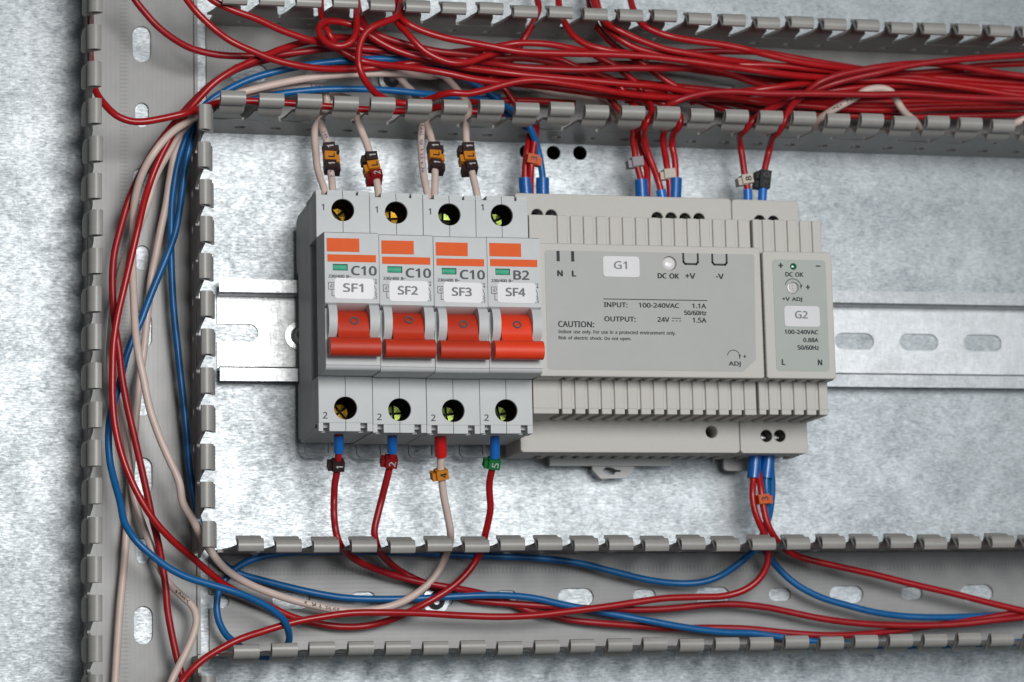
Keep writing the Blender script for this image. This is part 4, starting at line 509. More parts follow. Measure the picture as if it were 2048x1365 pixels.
# ------------------------------------------------------------------ power supplies
def grooved(mb, x0, x1, y0, y1, z0, z1, grooves, gw=1.15, gd=1.0):
    mb.box(x0, x1, y0, y1, z0, z1-gd)
    e = [x0]+[g for gx in grooves for g in (gx, gx+gw)]+[x1]
    for a, b in zip(e[::2], e[1::2]): mb.rbox(a, b, y0-0.001, y1+0.001, z1-gd-0.3, z1, 0.18, 1)
def underside(mb, x0, x1, y, dep, z0, z1, grooves, gw=2.5):   # fins under a step (y is the lower face)
    e = [x0]+[g for gx in grooves for g in (gx-0.4, gx+gw-0.4)]+[x1]
    for a, b in zip(e[::2], e[1::2]): mb.box(a, b, y, y+dep, z0, z1)
def supply_body(t, at, x0, x1, ztop, gl, holes_top, holes_bot, face, led=None):
    zb, zs, zf = ztop; fy0, fy1 = face
    mb = MB()
    # base block: back part, slotted foot, front with terminal openings
    mb.box(x0, x1, -44.0+1.8, 45.2, 9.0, 20.0)
    mb.plate(rrect(x0, x1, -44.2, 45.3, 1.3), holes_top+holes_bot, 20.0, zb, 0.35)
    underside(mb, x0, x1, -44.0, 1.9, 9.0, 20.0, [g for g in gl if g < x1-4], 2.5)
    # vented step above and below
    for (ya, yb) in ((fy1-0.5, 33.9), (-33.4, fy0+0.5)):
        low = ya < 0
        y0 = ya+(1.8 if low else 0.0)
        grooved(mb, x0, x1, y0, yb, zb-0.4, zs, gl)
        if low:
            underside(mb, x0, x1, ya, 1.85, zb-0.3, zs-2.3, gl)
            e = [x0]+[g for gx in gl for g in (gx, gx+1.15)]+[x1]
            for a, b in zip(e[::2], e[1::2]): mb.rbox(a, b, ya, y0+0.1, zs-2.35, zs, 0.18, 1)
    mb.box(x0+0.1, x1-0.1, fy0+0.4, fy1-0.4, zb-0.4, zs)
    # front block
    mb.box(x0, x1, fy0+1.8, fy1-1.2, zs-0.5, zf-2.6)
    underside(mb, x0, x1, fy0, 1.85, zs, zf-2.6, gl)
    underside(mb, x0, x1, fy1-1.25, 1.25, zs, zf-2.6, gl, 1.6)
    mb.plate(rrect(x0, x1, fy0, fy1, 0.9), [circle(*led)] if led else [], zf-2.6, zf, 0.45)
    mb.build('housing', 'psu', t, at, 30)
def terminals(t, at, pts, r, z):
    for x, y in pts:
        mb = MB(); mb.lathe(x, y, [(r*0.95, z-3), (r*0.95, z-0.3), (r*0.7, z), (r*0.2, z)], 18); mb.box(x-r*0.8, x+r*0.8, y-0.25, y+0.25, z-0.6, z+0.12)
        mb.build('terminal_screw', 'steel', t, at, 40)
        mb = MB(); mb.lathe(x, y, [(r*1.0, z+5.4), (r*1.0, z-3.3), (0.01, z-3.4)], 20); mb.build('shade_liner', 'black', t, at)  # shade down the terminal opening, painted as a black liner
# wide supply G1
at = (111, 0, 9); t = thing('power_supply', 'wide grey power supply stickered G1 with a large printed label', 'power supply', at, 'two rail mounted power supplies')
gl = [81.0+4.565*k for k in range(0, 15)]
top = [(80.1, 37.8), (85.1, 37.7), (123.1, 37.8), (128.15, 37.8), (133.2, 37.7), (138.3, 37.8)]
supply_body(t, at, 72.3, 150.2, (30.5, 49.5, 59.0), gl, [circle(x, y, 2.05) for x, y in top], [circle(140.15, -36.9, 2.1)], (-22.2, 22.5), (118.05, 16.4, 2.5))
terminals(t, at, top, 2.0, 24.5)
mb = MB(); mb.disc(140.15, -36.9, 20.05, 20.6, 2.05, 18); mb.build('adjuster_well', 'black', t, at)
mb = MB(); mb.lathe(118.05, 16.4, [(2.4, 56.6), (2.3, 58.2), (1.8, 58.6), (1.0, 58.8), (0.01, 58.85)], 26); mb.build('indicator_lamp', 'lens', t, at, 60)
mb = MB(); mb.plate([(75.0, -19.2), (75.6, -19.9), (142.7, -19.95), (147.3, -15.9), (148.05, 19.5), (147.5, 20.05), (75.5, 20.0), (74.95, 19.4)], [circle(118.05, 16.4, 2.5)], 59.02, 59.14)
lab = mb.build('front_label', 'psu_label', t, at)
z = 59.18; L = MB()
L.text('N', 79.0, 11.25, 81.0, 13.35, z, .12).text('L', 84.0, 11.25, 85.6, 13.4, z, .12)
L.flat([(78.95, 16.3), (80.05, 16.3), (80.05, 19.8), (78.95, 19.8)], z).flat([(83.95, 16.3), (85.05, 16.3), (85.05, 19.8), (83.95, 19.8)], z)
L.build('lettering', 'dark_print', lab, at); L = MB()
L.text('DC OK', 113.7, 11.2, 121.3, 13.05, z, .08).text('+V', 123.3, 11.3, 127.0, 13.25, z, .08).text('-V', 134.1, 11.4, 137.0, 13.25, z, .08)
for a, b in ((122.6, 128.4), (132.8, 138.55)): L.stroke([(a+.35, 19.8), (a+.35, 17.0), (a+.95, 16.3), (b-.95, 16.3), (b-.35, 17.0), (b-.35, 19.8)], 0.7, z)
L.build('lettering', 'dark_print', lab, at); L = MB()
L.flat([(94.7, 3.75), (130.9, 3.8), (130.9, 4.1), (94.7, 4.05)], z)
L.text('INPUT:', 94.75, 1.15, 103.0, 2.85, z, .06).text('100-240VAC', 106.8, 1.2, 121.0, 2.85, z, .06).text('1.1A', 125.4, 1.25, 130.4, 2.9, z, .06).text('50/60Hz', 122.55, -1.1, 130.4, 0.5, z, .06)
L.text('OUTPUT:', 94.75, -3.65, 105.7, -1.9, z, .06).text('24V', 113.1, -3.55, 117.4, -1.85, z, .06).text('1.5A', 125.4, -3.6, 130.35, -1.9, z, .06)
L.flat([(118.2, -2.35), (121.5, -2.35), (121.5, -2.1), (118.2, -2.1)], z)
for q in range(3): L.flat([(118.2+1.25*q, -3.25), (119.0+1.25*q, -3.25), (119.0+1.25*q, -3.0), (118.2+1.25*q, -3.0)], z)
L.build('lettering', 'dark_print', lab, at); L = MB()
L.text('CAUTION:', 78.85, -5.75, 91.3, -3.7, z, .06).text('Indoor use only. For use in a protected environment only.', 78.9, -8.2, 119.4, -6.6, z, .03).text('Risk of electric shock. Do not open.', 78.9, -10.2, 103.9, -8.75, z, .035)
L.build('lettering', 'dark_print', lab, at); L = MB()
L.ring(139.45, -14.9, 2.05, 2.3, z, 16, 0.05, pi*0.95); L.add([(141.3, -14.4, z), (142.0, -14.4, z), (141.5, -16.0, z)], [(2, 1, 0)])
L.text('+', 142.8, -15.35, 143.9, -14.3, z, .1).text('ADJ', 137.55, -18.4, 141.9, -16.55, z, .06)
L.build('lettering', 'dark_print', lab, at)
mb = MB(); mb.plate(rrect(94.9, 107.5, 11.45, 18.4, 1.0), [], 59.2, 59.3); st = mb.build('sticker', 'sticker', t, at)
mb = MB(); mb.text('G1', 98.55, 14.05, 103.2, 16.8, 59.33, .08); mb.build('lettering', 'grey_ink', st, at)
mb = MB(); mb.box(88, 132, -46.4, -43.0, 6.6, 8.8); mb.plate([(103.6, -45.5), (118.8, -45.5), (118.8, -47.6), (115.6, -50.6), (106.5, -50.7), (103.6, -47.6)], [[(107.3, -47.9), (108.2, -46.9), (109.6, -46.6), (111.2, -47.0), (112.2, -47.6), (113.8, -47.7), (113.8, -48.4), (112.0, -48.4), (111.4, -49.3), (109.6, -49.6), (108.0, -49.0)]], 5.6, 7.4)
mb.build('rail_clip', 'tabmetal', t, at)
# narrow supply G2
at = (163, 0, 9); t = thing('power_supply', 'narrow grey power supply stickered G2 at right end of the row', 'power supply', at, 'two rail mounted power supplies')
gl2 = [153.2, 157.5, 162.1, 166.6, 171.1]
top = [(160.85, 37.8), (165.9, 37.7)]; bot = [(160.3, -38.1), (165.2, -38.05)]
supply_body(t, at, 150.75, 175.4, (29.6, 51.0, 60.0), gl2, [circle(x, y, 2.05) for x, y in top], [circle(x, y, 2.1) for x, y in bot], (-22.3, 21.2))
terminals(t, at, top+bot, 2.0, 24.0)
mb = MB(); mb.plate(rrect(154.1, 173.1, -19.75, 18.35, 1.3), [], 60.02, 60.14); lab = mb.build('front_label', 'psu_label2', t, at)
z = 60.18; L = MB()
L.text('+', 156.1, 15.4, 157.9, 17.2, z, .12).flat([(169.5, 16.1), (171.2, 16.1), (171.2, 16.55), (169.5, 16.55)], z)
L.text('DC OK', 158.5, 12.5, 165.0, 14.1, z, .06).text('+V ADJ', 157.0, 3.85, 164.2, 5.5, z, .06)
L.ring(161.1, 8.9, 2.75, 3.0, z, 18, 0.25, pi*0.92); L.add([(163.6, 9.6, z), (164.5, 9.9, z), (163.9, 8.2, z)], [(2, 1, 0)]); L.text('+', 165.6, 8.2, 167.2, 9.8, z, .1)
L.build('lettering', 'dark_print', lab, at); L = MB()
L.text('100-240VAC', 157.4, -7.15, 169.5, -5.65, z, .06).text('0.88A', 163.95, -9.85, 169.45, -8.35, z, .06).text('50/60Hz', 161.8, -12.5, 169.5, -10.9, z, .06)
L.build('lettering', 'dark_print', lab, at); L = MB()
L.text('L', 156.0, -17.75, 157.3, -15.7, z, .08).text('N', 168.85, -17.7, 170.45, -15.7, z, .08)
L.build('lettering', 'dark_print', lab, at)
mb = MB(); mb.lathe(161.5, 16.0, [(1.2, 60.1), (1.15, 60.35), (0.7, 60.55), (0.01, 60.6)], 20); mb.build('indicator_lamp', 'green_led', t, at, 60)
mb = MB(); mb.lathe(161.05, 8.75, [(2.15, 60.1), (2.1, 60.5), (1.7, 60.55), (1.6, 60.3), (0.01, 60.3)], 24); mb.box(159.9, 162.2, 8.5, 9.0, 60.3, 60.42); mb.box(160.8, 161.3, 7.6, 9.9, 60.3, 60.43); mb.build('trim_screw', 'dull_steel', t, at, 40)
mb = MB(); mb.plate(rrect(157.6, 170.2, -4.6, 2.45, 1.1), [], 60.2, 60.3); st = mb.build('sticker', 'sticker', t, at)
mb = MB(); mb.text('G2', 161.3, -1.85, 165.95, 0.8, 60.33, .08); mb.build('lettering', 'grey_ink', st, at)
mb = MB(); mb.plate(rrect(151.4, 162.5, -48.0, -43.5, 1.6), [], 6.6, 8.6); mb.build('rail_clip', 'tabmetal', t, at)
# ------------------------------------------------------------------ wires
WIRES = [
 ('white', 'pale wire from the base of breaker SF3 through lower duct and up left duct', [(43.05,-37.93,38),(43.19,-41.67,37),(43.92,-45.86,34),(44.11,-49.5,32),(44.95,-54.34,30),(45.98,-59.19,28),(47.19,-63.21,26),(48.4,-67.25,24),(49.29,-70.46,22),(50.16,-73.11,17),(49.95,-76.97,12),(48.59,-81.18,9),(45.37,-85.67,9),(39.36,-90.54,9),(32.18,-94,10),(23.03,-95.76,10),(14.12,-95.67,10),(2.9,-93.54,10),(-7.06,-90.82,11),(-18.57,-86.56,14),(-26.43,-81.96,18),(-31.72,-76.59,22),(-35.9,-70.47,24),(-38.14,-66.1,25),(-41.35,-60.91,26),(-42.75,-53.92,27),(-46.16,-46.01,27),(-49.09,-39.08,27),(-52.17,-29.99,27),(-54.44,-19.05,27),(-55.9,-11.9,27),(-56.67,-3.93,25),(-56.84,5.46,22),(-56.84,16.8,18),(-56.71,25.34,16),(-56.63,33.18,17),(-56.58,39.93,20),(-55.63,45.61,24),(-53.93,50.47,27),(-51.48,54.87,29),(-47.97,59.75,29),(-43.67,64.22,28),(-39.23,67.41,26),(-35.73,70,25),(-31.5,73.43,25),(-27.25,76,25),(-21.63,78.29,25),(-11.55,81.26,25),(0.31,84.31,24),(12.26,86.41,23),(24.48,87.65,22),(36.83,88.62,20),(46.16,89.01,16),(54.69,90.8,13),(67.98,90.04,13),(77.18,88.94,13),(84.94,87.05,13),(93.19,84.93,14),(101.2,83.76,14),(107.69,83.15,13),(112.16,81.73,12),(114.51,79.74,10),(115.11,77.8,9)], {'r': 1.3, 'printed': [(101.81, 12, 'mid_print')], 'ferr': [(1.68, 8.89, 'ferrule_red', 2.05)], 'marks': [(15.53, 'yellow', '4', 'left')]}),
 ('red', 'red wire from breaker SF4 base that dips in lower duct and climbs left duct', [(61.7,-37.84,38),(61.85,-41.59,37),(62.27,-46.64,34),(61.79,-50.31,32),(61.55,-53.97,29),(61.93,-57.75,27),(62.64,-62.47,25),(62.36,-67.21,22),(61.69,-71.36,20),(62.03,-74.28,16),(61.42,-77.46,12),(57.84,-82.74,11),(52.67,-87.64,11),(45.69,-92.08,11),(38.98,-95.51,10),(32.5,-98.46,8),(23.7,-100.71,6),(14.67,-101.02,6),(4.76,-99.55,6),(-3.46,-97.16,7),(-10.19,-94.04,8),(-17.73,-90.93,9),(-24.83,-87.55,12),(-30.54,-83.71,15),(-37.35,-78.25,18),(-44.28,-72.74,21),(-50.06,-66.8,23),(-54.89,-59.56,24),(-58.79,-51.4,24),(-61.72,-42.75,24),(-63.5,-33.99,24),(-64.15,-25.21,24),(-64.14,-17.06,24),(-63.81,-8.22,24),(-62.57,0.67,24),(-60.4,10.45,24),(-57.75,21.96,24),(-55.5,31.84,24),(-53.55,40.25,23),(-51.59,46.66,22),(-49.4,52.71,22),(-47.21,57.58,22),(-45.35,61.17,22),(-43.43,64.7,23),(-41.3,68.09,25),(-38.83,71.49,27),(-35.74,75.14,28),(-30.78,80.34,29),(-25.01,84.7,29),(-18.98,88.14,28),(-12.95,91.16,27),(-6.79,94.37,25),(-0.59,96.91,23),(6.87,99.33,21),(14.38,100.88,19),(21.76,101.19,17),(26.34,100.57,16),(34.47,99.19,15),(45.1,97.29,15),(57.58,95.62,15),(72.19,94.64,14),(86.69,94.11,14),(101.33,95.22,14),(116.11,96.7,14),(133.12,96.87,13),(152.12,95.27,12),(172.89,93.46,12),(193.87,92,12),(215.1,91.65,12),(242.49,91.89,12),(280.25,92.49,12)], {'ferr': [(1.69, 9.4, 'ferrule_blue', 1.65)], 'marks': [(11.42, 'green', '5', 'left')]}),
 ('red', 'red wire hugging left edge of left duct then leaving at the bottom centre', [(-39.26,-124.7,14),(-40.61,-116.83,14),(-42.32,-110.25,14),(-44.02,-102.18,14),(-45.29,-94.43,14),(-45.78,-87.82,14),(-46.99,-80.05,14),(-48.39,-72.66,15),(-50.3,-65.86,17),(-52.13,-57.66,18),(-54.67,-46.48,19),(-57.22,-35.63,20),(-59.18,-26.89,20),(-60.7,-18.13,20),(-61.63,-9.76,20),(-62.61,-3.23,20),(-63.09,1.47,19),(-63.41,7.87,18),(-63.57,16.67,18),(-62.9,23.9,18),(-60.73,32.89,18),(-58.38,41.15,18),(-56.37,46.17,18),(-53.51,52.43,18),(-49.96,58.74,18),(-46.12,64.27,20),(-42.74,68.35,23),(-39.6,72.12,25),(-35.99,75.97,26),(-30.45,81.23,26.5),(-24.33,85.28,26.5),(-18.14,88.33,25),(-11.35,91.12,22),(-4.99,93.47,20),(2.11,95.43,19),(11.01,97.28,18),(21.52,97.88,18),(34.03,96.86,17),(48.41,95,16),(64.69,92.29,15),(79.1,91.03,15),(95.71,90.46,14),(114.34,90.13,13),(133.15,88.68,12),(155.94,87.54,11),(180.62,87.31,11),(203.69,87.75,11),(232.94,89.16,11),(280.63,91.04,11)], {}),
 ('white', 'pale wire slipping behind the red pair in left duct, bent sharply near its foot', [(-46.6,-123.85,18),(-44.13,-117.87,18),(-41.86,-113.64,17),(-39.09,-108.4,16),(-36.79,-103.24,15),(-35.65,-98,14),(-36.83,-93.96,13),(-40.18,-90.56,12),(-44.53,-85.99,11),(-47.49,-80.82,11),(-50.61,-73.16,11),(-53.15,-66.17,11),(-55.38,-59.49,11),(-56.86,-50.81,11),(-57.92,-41.6,11),(-59.15,-34.55,11),(-60.64,-26.65,11),(-62.46,-22.29,11),(-63.53,-17.24,11),(-63.94,-9.63,11),(-63.53,-1.99,12),(-62.86,5.15,12),(-61.19,12.5,12),(-59.94,19.51,13),(-57.01,27.42,14),(-53.41,35.88,15),(-51.14,42.6,16),(-49.27,49.54,16),(-46.67,55.18,17),(-43.72,60.14,18),(-41.63,63.96,19),(-39.03,67.27,20),(-35.12,70.52,20),(-30.51,74.15,20),(-24.88,77.31,20),(-16.15,81.01,19),(-6.37,82.56,17),(3.16,83.69,16),(8.9,83.68,14),(10.6,80.09,13),(9.68,76.27,14),(7.2,71.71,18),(5.09,68.36,20),(4.54,64.91,22),(4.57,59.3,24),(4.26,53.31,28),(4.72,48.7,31),(5.52,44.14,34),(6.13,39.33,35)], {'r': 1.25, 'printed': [(38.25, 6, 'dark_print'), (257.32, 6, 'blue_ink')]}),
 ('white', 'pale wire running straight down the left side of left duct to the bottom edge', [(-62.18,-124.12,7),(-61.51,-113.32,7),(-60.84,-102.63,7),(-60.01,-91.74,7),(-58.9,-80.8,7),(-57.99,-68.48,7),(-57.31,-60.46,7),(-56.3,-45.29,8),(-55.3,-34.29,9),(-54.78,-27.7,9),(-53.86,-18.02,10),(-52.5,-8.5,10),(-51.47,0.88,10),(-50.61,9.44,10),(-49.74,17.51,10),(-48.31,25.08,11),(-46.7,33.88,12),(-44.92,42.52,13),(-44.17,48.38,14),(-43.41,53.2,15),(-42.32,59.08,16),(-40.55,63.76,17),(-38.62,67.75,18),(-36.06,70.96,18),(-31.45,73.55,18),(-25.47,76.2,18),(-16.75,78.85,17),(-5.92,81.73,14),(5.03,83.76,11),(11.33,83.34,10),(16.41,81.85,11),(18.99,78.72,14),(19.42,74.7,19),(19.7,71.18,22),(20.48,66.71,24),(21.63,63.19,25),(22.6,59.5,26),(23.18,54.21,28),(23.78,50.32,30),(24,45.71,33),(24.21,39.79,35)], {'r': 1.3, 'marks': [(295.07, 'darkred', '2', 'left'), (290.76, 'yellow', 'L', 'left'), (286.88, 'brown', '1', 'left')]}),
 ('blue', 'blue wire crossing left duct diagonally, looping at lower left corner and climbing to supply G2', [(72.65,83.67,11),(65.17,82.62,12),(53.95,82.63,14),(49.81,82.59,15),(43.34,82.49,17),(31.14,82.97,18),(18.95,82.72,19),(6.99,82.09,19),(-5.41,80.34,19),(-15.47,77.64,20),(-24.89,74.87,20),(-31.2,72.74,20),(-35.34,69.71,19),(-36.77,65.38,18),(-37.98,59.8,18),(-39.25,53.06,17),(-40.01,46.34,16),(-40.77,39.63,15),(-42.12,31.87,14),(-44.72,24.27,13),(-47.88,16.58,13),(-50.92,8.93,13),(-53.62,1.65,13),(-56.72,-5.1,13),(-58.71,-10.88,13),(-60.16,-16.78,14),(-61.84,-22.82,15),(-63.42,-27.99,16),(-64.5,-32.3,17),(-64.92,-39.84,18),(-64.53,-46.5,19),(-63.24,-53.26,21),(-61.74,-60.04,24),(-60.57,-67.19,27),(-57.53,-72.75,29),(-52.52,-77.66,29),(-46.42,-82.19,28),(-39.79,-85.43,27),(-33.29,-87.38,26),(-24.45,-90.01,25),(-17.64,-92.58,23),(-11.65,-95.58,21),(-7.44,-99,19),(-5.11,-102.71,15),(-4.28,-105.99,10),(-5.62,-109.01,7),(-9.36,-110.63,7),(-14.42,-110.39,7),(-18.75,-108.54,8),(-21.89,-106.21,9),(-25.32,-103.6,11),(-28,-98.81,12),(-28.64,-93.59,12),(-27.51,-87.86,12),(-24.81,-83.99,12),(-20.62,-80.42,11),(-14.29,-77.8,10),(-4.31,-76.18,9),(7.03,-75.58,8),(23.71,-75.76,8),(41.88,-76.44,9),(55.67,-77.29,9),(69.56,-77.82,9),(83.37,-78.49,9),(97.42,-80.3,9),(109.18,-83.15,9),(121.01,-86.01,9),(130.59,-87.39,9),(139.84,-87.45,10),(146.81,-85.65,11),(152.51,-82.17,13),(157.88,-77.81,15),(160.24,-75.19,17),(161.7,-71.43,18),(163.16,-67.07,18),(163.39,-61.74,19),(162.89,-56.41,20),(162.86,-52.56,20),(163.59,-47.99,20),(164.17,-42.72,20)], {'ferr': [(598.97, 607.66, 'ferrule_darkblue', 2.35)]}),
 ('blue', 'darker blue wire down the right side of left duct, then midway along lower duct', [(80.79,69.3,22),(78.41,72.77,16),(74.2,77.83,13),(72.13,81.72,13),(68.34,84.22,14),(62.95,86.83,15),(58.11,89.1,16),(51.33,91.45,17),(45.27,92.22,18),(36.91,93.34,20),(24.75,93.05,21),(15.56,91.9,22),(6.59,90.59,22),(-5.35,87.76,23),(-17.13,84,23),(-24.75,80.15,23),(-30.54,76.38,23),(-34.51,72.49,22),(-36.65,68.91,20),(-38.63,64.63,18),(-40.23,59.95,17),(-41.49,54.94,16),(-42.59,48.21,15),(-43.18,42.36,14),(-43.43,34.28,13),(-43.36,25.52,12),(-42.79,12.04,11),(-42.16,3.08,11),(-41.03,-8.17,11),(-40.22,-16.66,11),(-39.16,-26.49,11),(-38.3,-36.3,11),(-37.56,-45.46,10),(-36.75,-52.2,10),(-35.67,-58.75,10),(-34.47,-64.46,10),(-32.17,-70.83,10),(-28.39,-77.47,9),(-23.92,-81.11,8),(-19.89,-83.15,8),(-12.33,-85.24,7),(-3.2,-87.53,6),(5.83,-89.63,6),(14.81,-91.15,6),(23.84,-91.74,6),(37.42,-91.82,6.5),(50.96,-91.36,8),(64.61,-91.03,9),(75.77,-91.48,9),(83.18,-92.58,9),(90,-94.19,9),(101.7,-96.55,9),(111.07,-98.37,9),(122.6,-100.62,10),(134.48,-102.84,10),(149.14,-104.7,9),(160.48,-105.15,8),(170.22,-106.49,8),(179.91,-107.85,8),(194.13,-109.44,8),(209.14,-110.17,8),(230.01,-110.28,8),(249.2,-109.83,8),(270.51,-109.41,8)], {}),
 ('red', 'red wire rising from bottom of left duct and along lower duct to supply G2', [(-44.49,-123.47,21),(-40.92,-118.47,20),(-38.58,-115.71,19),(-34.07,-111.83,18),(-27.81,-108.11,17),(-21.31,-105.07,17),(-12.3,-102.25,16),(-3.39,-99.79,16),(5.06,-98.31,16),(15.25,-97.01,16),(26.5,-96.88,16),(40.26,-97.23,15),(54.13,-98.09,14),(67.71,-98.66,14),(79.3,-98.37,14),(90.99,-97.22,14),(105.08,-95.65,14),(116.94,-94.06,14),(126.52,-92.95,14),(138.39,-92.63,14),(147.96,-92.37,14),(155.01,-90.5,15),(160.12,-86.96,16),(162.82,-82.52,17),(163.59,-77.11,18),(162.92,-73.61,19),(160.72,-69.5,20),(158.7,-65.58,21),(157.59,-61.22,21),(157.39,-56.85,21),(158.17,-52.56,20),(158.81,-48,20),(159.38,-42.74,20)], {'ferr': [(252.83, 261.49, 'ferrule_darkblue', 2.35)]}),
 ('red', 'red wire with black number 1 marker hanging from breaker SF1', [(8.63,-38.11,38),(8.84,-41.31,37),(9.23,-45.46,34),(9.18,-50.63,31),(8.71,-54.92,29),(8.74,-60,27),(8.5,-65.32,28),(9.11,-69.73,27),(9.73,-73.3,28),(13.97,-77.03,20),(19.95,-79.98,14),(27.81,-82.7,10),(37.23,-85.28,8),(46.21,-87.29,9),(55.43,-88.9,9),(64.33,-90.51,6),(71.75,-92.92,5),(81.6,-96.63,5),(88.6,-98.25,5),(95.62,-99.71,5),(107.15,-101.03,6),(121.38,-102.14,6),(130.98,-102.95,6),(145.41,-102.95,6),(159.59,-103.61,7),(172.69,-105.13,8),(184.56,-106.11,9),(194.38,-106.24,9),(204.64,-105.71,8),(215.09,-104.73,7),(225.23,-103.61,7),(235.73,-102.24,9),(244.17,-101.32,10),(254,-99.88,11),(269.81,-97.55,11)], {'ferr': [(1.68, 7.54, 'ferrule_blue', 1.65)], 'marks': [(12.21, 'brown', '1', 'left')]}),
 ('red', 'red wire with red number 2 marker hanging from breaker SF2', [(26.6,-38.02,38),(26.84,-41.24,37),(27.27,-45.07,34),(26.87,-49.93,31),(25.87,-54.92,29),(24.81,-60.02,27),(23.19,-65.93,27),(22.2,-70.44,27),(22.92,-73.86,26),(25.93,-76.78,18),(30.41,-79.84,11),(35.62,-82.51,5),(40.73,-85.08,4.5),(47.15,-87.7,4.5),(50.81,-89.1,4.5),(58.65,-92.08,4.5),(65.49,-93.03,5),(76.45,-94.05,6),(88.17,-94.92,7),(101.19,-95.8,8),(113.56,-96.33,9),(123.03,-96.51,9),(132.66,-96.01,9),(144.74,-95,9),(154.38,-95.01,9),(166.02,-96.36,9),(172.64,-97.74,9),(184.44,-100.29,10),(196.7,-102.01,10),(209,-102.95,10),(224.01,-103.3,10),(238.67,-102.84,11),(248.37,-101.92,12),(260.64,-100.9,12),(269.2,-100.1,12)], {'ferr': [(1.69, 7.68, 'ferrule_blue', 1.65)], 'marks': [(11.22, 'darkred', '2', 'left')]}),
 ('red', 'red wire with orange number 3 marker under supply G2, sloping down to the right', [(159.56,-42.74,20),(159.73,-48,20),(160.12,-52.66,21),(160.26,-56.71,22),(160.73,-61.31,22),(161.47,-65.67,22),(162.61,-69.16,22),(164.33,-71.69,21),(167.47,-74.25,18),(170.83,-76.48,15),(175.9,-78.64,13),(181.71,-80.26,13),(191.39,-82.44,13),(203.65,-85.11,13),(218.38,-88.73,13),(233.32,-92.14,13),(248.26,-95.84,13),(260.31,-98.63,13),(268.72,-100.51,13)], {'marks': [(16.92, 'orange', '3', 'right')]}),
 ('blue', 'blue wire from supply G2 that curves along the bottom right of lower duct', [(164.72,-42.72,20),(164.88,-47.99,20),(165.42,-52.45,19),(165.46,-58.14,18),(165.06,-62.7,17),(164.24,-66.55,16),(162.95,-70.49,15),(162.08,-73.21,14),(163.25,-75.59,13),(165.97,-79.04,12),(170.1,-83.55,11),(176.2,-88.69,11),(184.39,-92.89,11),(194.09,-95.81,11),(203.81,-98.27,11),(214.14,-99.74,10),(224.15,-100.38,10),(239.66,-100.33,9),(250.11,-99.95,8),(271.56,-99.15,7)], {}),
 ('white', 'pale wire with the left of three stacked 1 L 1 markers entering breaker SF1', [(19.41,82.09,9),(13.57,80.04,10),(9.85,76.17,13),(7.72,71.73,18),(7.35,68.91,21),(7.67,66,23),(8.31,62.51,25),(8.79,59.08,26),(8.7,52.92,28),(8.82,49.03,30),(8.58,44.43,33),(8.51,39.39,35)], {'r': 1.25, 'printed': [(29.41, 3, 'blue_ink'), (45.01, 5, 'blue_ink')], 'marks': [(41.49, 'brown', '1', 'right'), (37.84, 'yellow', 'L', 'right'), (34.31, 'brown', '1', 'right')]}),
 ('white', 'pale wire printed with blue characters beside the marked wire of breaker SF3', [(34.78,88.51,17),(36,87.48,17),(37.96,85.92,15),(40.68,84.79,12),(43.48,80.84,11),(44.01,75.31,14),(42.71,70.89,19),(41.64,65.74,22),(41.23,60.87,24),(40.77,55.81,27),(40.58,50.79,30),(40.89,44.96,33),(41.24,40.23,35)], {'r': 1.25, 'printed': [(39.58, 21, 'blue_ink')]}),
 ('white', 'pale wire with stacked 1 L 1 markers entering breaker SF3', [(49.31,83.33,9),(45.59,79.12,11),(44.02,73.3,18),(44.39,69.77,21),(44.7,66.49,23),(45,62.87,25),(45.09,57.69,27),(44.6,51.52,30),(43.77,45.04,33),(43.32,40.29,35)], {'r': 1.25, 'marks': [(37.55, 'brown', '1', 'right'), (33.62, 'yellow', 'L', 'right'), (30.21, 'brown', '1', 'right')]}),
 ('white', 'pale wire with stacked 1 L 1 markers tilted above breaker SF4', [(47.74,89.71,17),(50.76,89.28,17),(52.82,88,16),(54.88,86.54,15),(57.21,84.36,14),(59.19,80.53,16),(59.66,77.92,18),(58.88,74.74,20),(57.73,71.03,22),(57.1,66.65,24),(57.06,62.9,25),(57.28,57.18,27),(57.71,51.37,30),(58.04,47.37,32),(58.21,43.65,34),(58.42,39.81,35)], {'r': 1.25, 'marks': [(46.59, 'brown', '1', 'left'), (42.41, 'yellow', 'L', 'left'), (38.77, 'brown', '1', 'left')]}),
 ('red', 'red wire behind the orange marker at the left input of supply G1', [(61.75,91.14,12),(68.03,89.93,12),(72.86,87.58,12),(75.68,84.43,12),(78.49,80.56,12),(80.89,75.6,15),(81.66,71.15,18),(80.96,67.68,19),(79.88,63.13,20),(79.05,58.39,20),(78.74,53.23,20),(78.83,49.59,20),(79.08,45.17,20)], {'ferr': [(51.36, 58.98, 'ferrule_darkblue', 2.3)]}),
 ('red', 'red wire in front of its twin with orange number 3 marker at supply G1', [(55.64,78.45,10),(65.3,78.18,11),(74.07,77.52,12),(80.54,75.95,15),(83.17,72.34,20),(82.76,69.59,21),(82.3,67.03,22),(81.47,62.73,22),(80.69,58,22),(80.53,53.07,21),(80.62,49.64,20),(80.51,45.21,20)], {'marks': [(46.49, 'orange', '3', 'right')]}),
 ('blue', 'outer blue wire slanting into the left input of supply G1', [(69.69,83.14,12),(73.51,79.06,16),(76.72,73.92,23),(79.36,70.33,25),(81.56,66.96,23),(83.23,63.55,21),(84.44,58.64,20),(85.03,53.41,20),(84.93,49.76,20),(85,45.32,20)], {'ferr': [(40.67, 48.31, 'ferrule_darkblue', 2.3)]}),
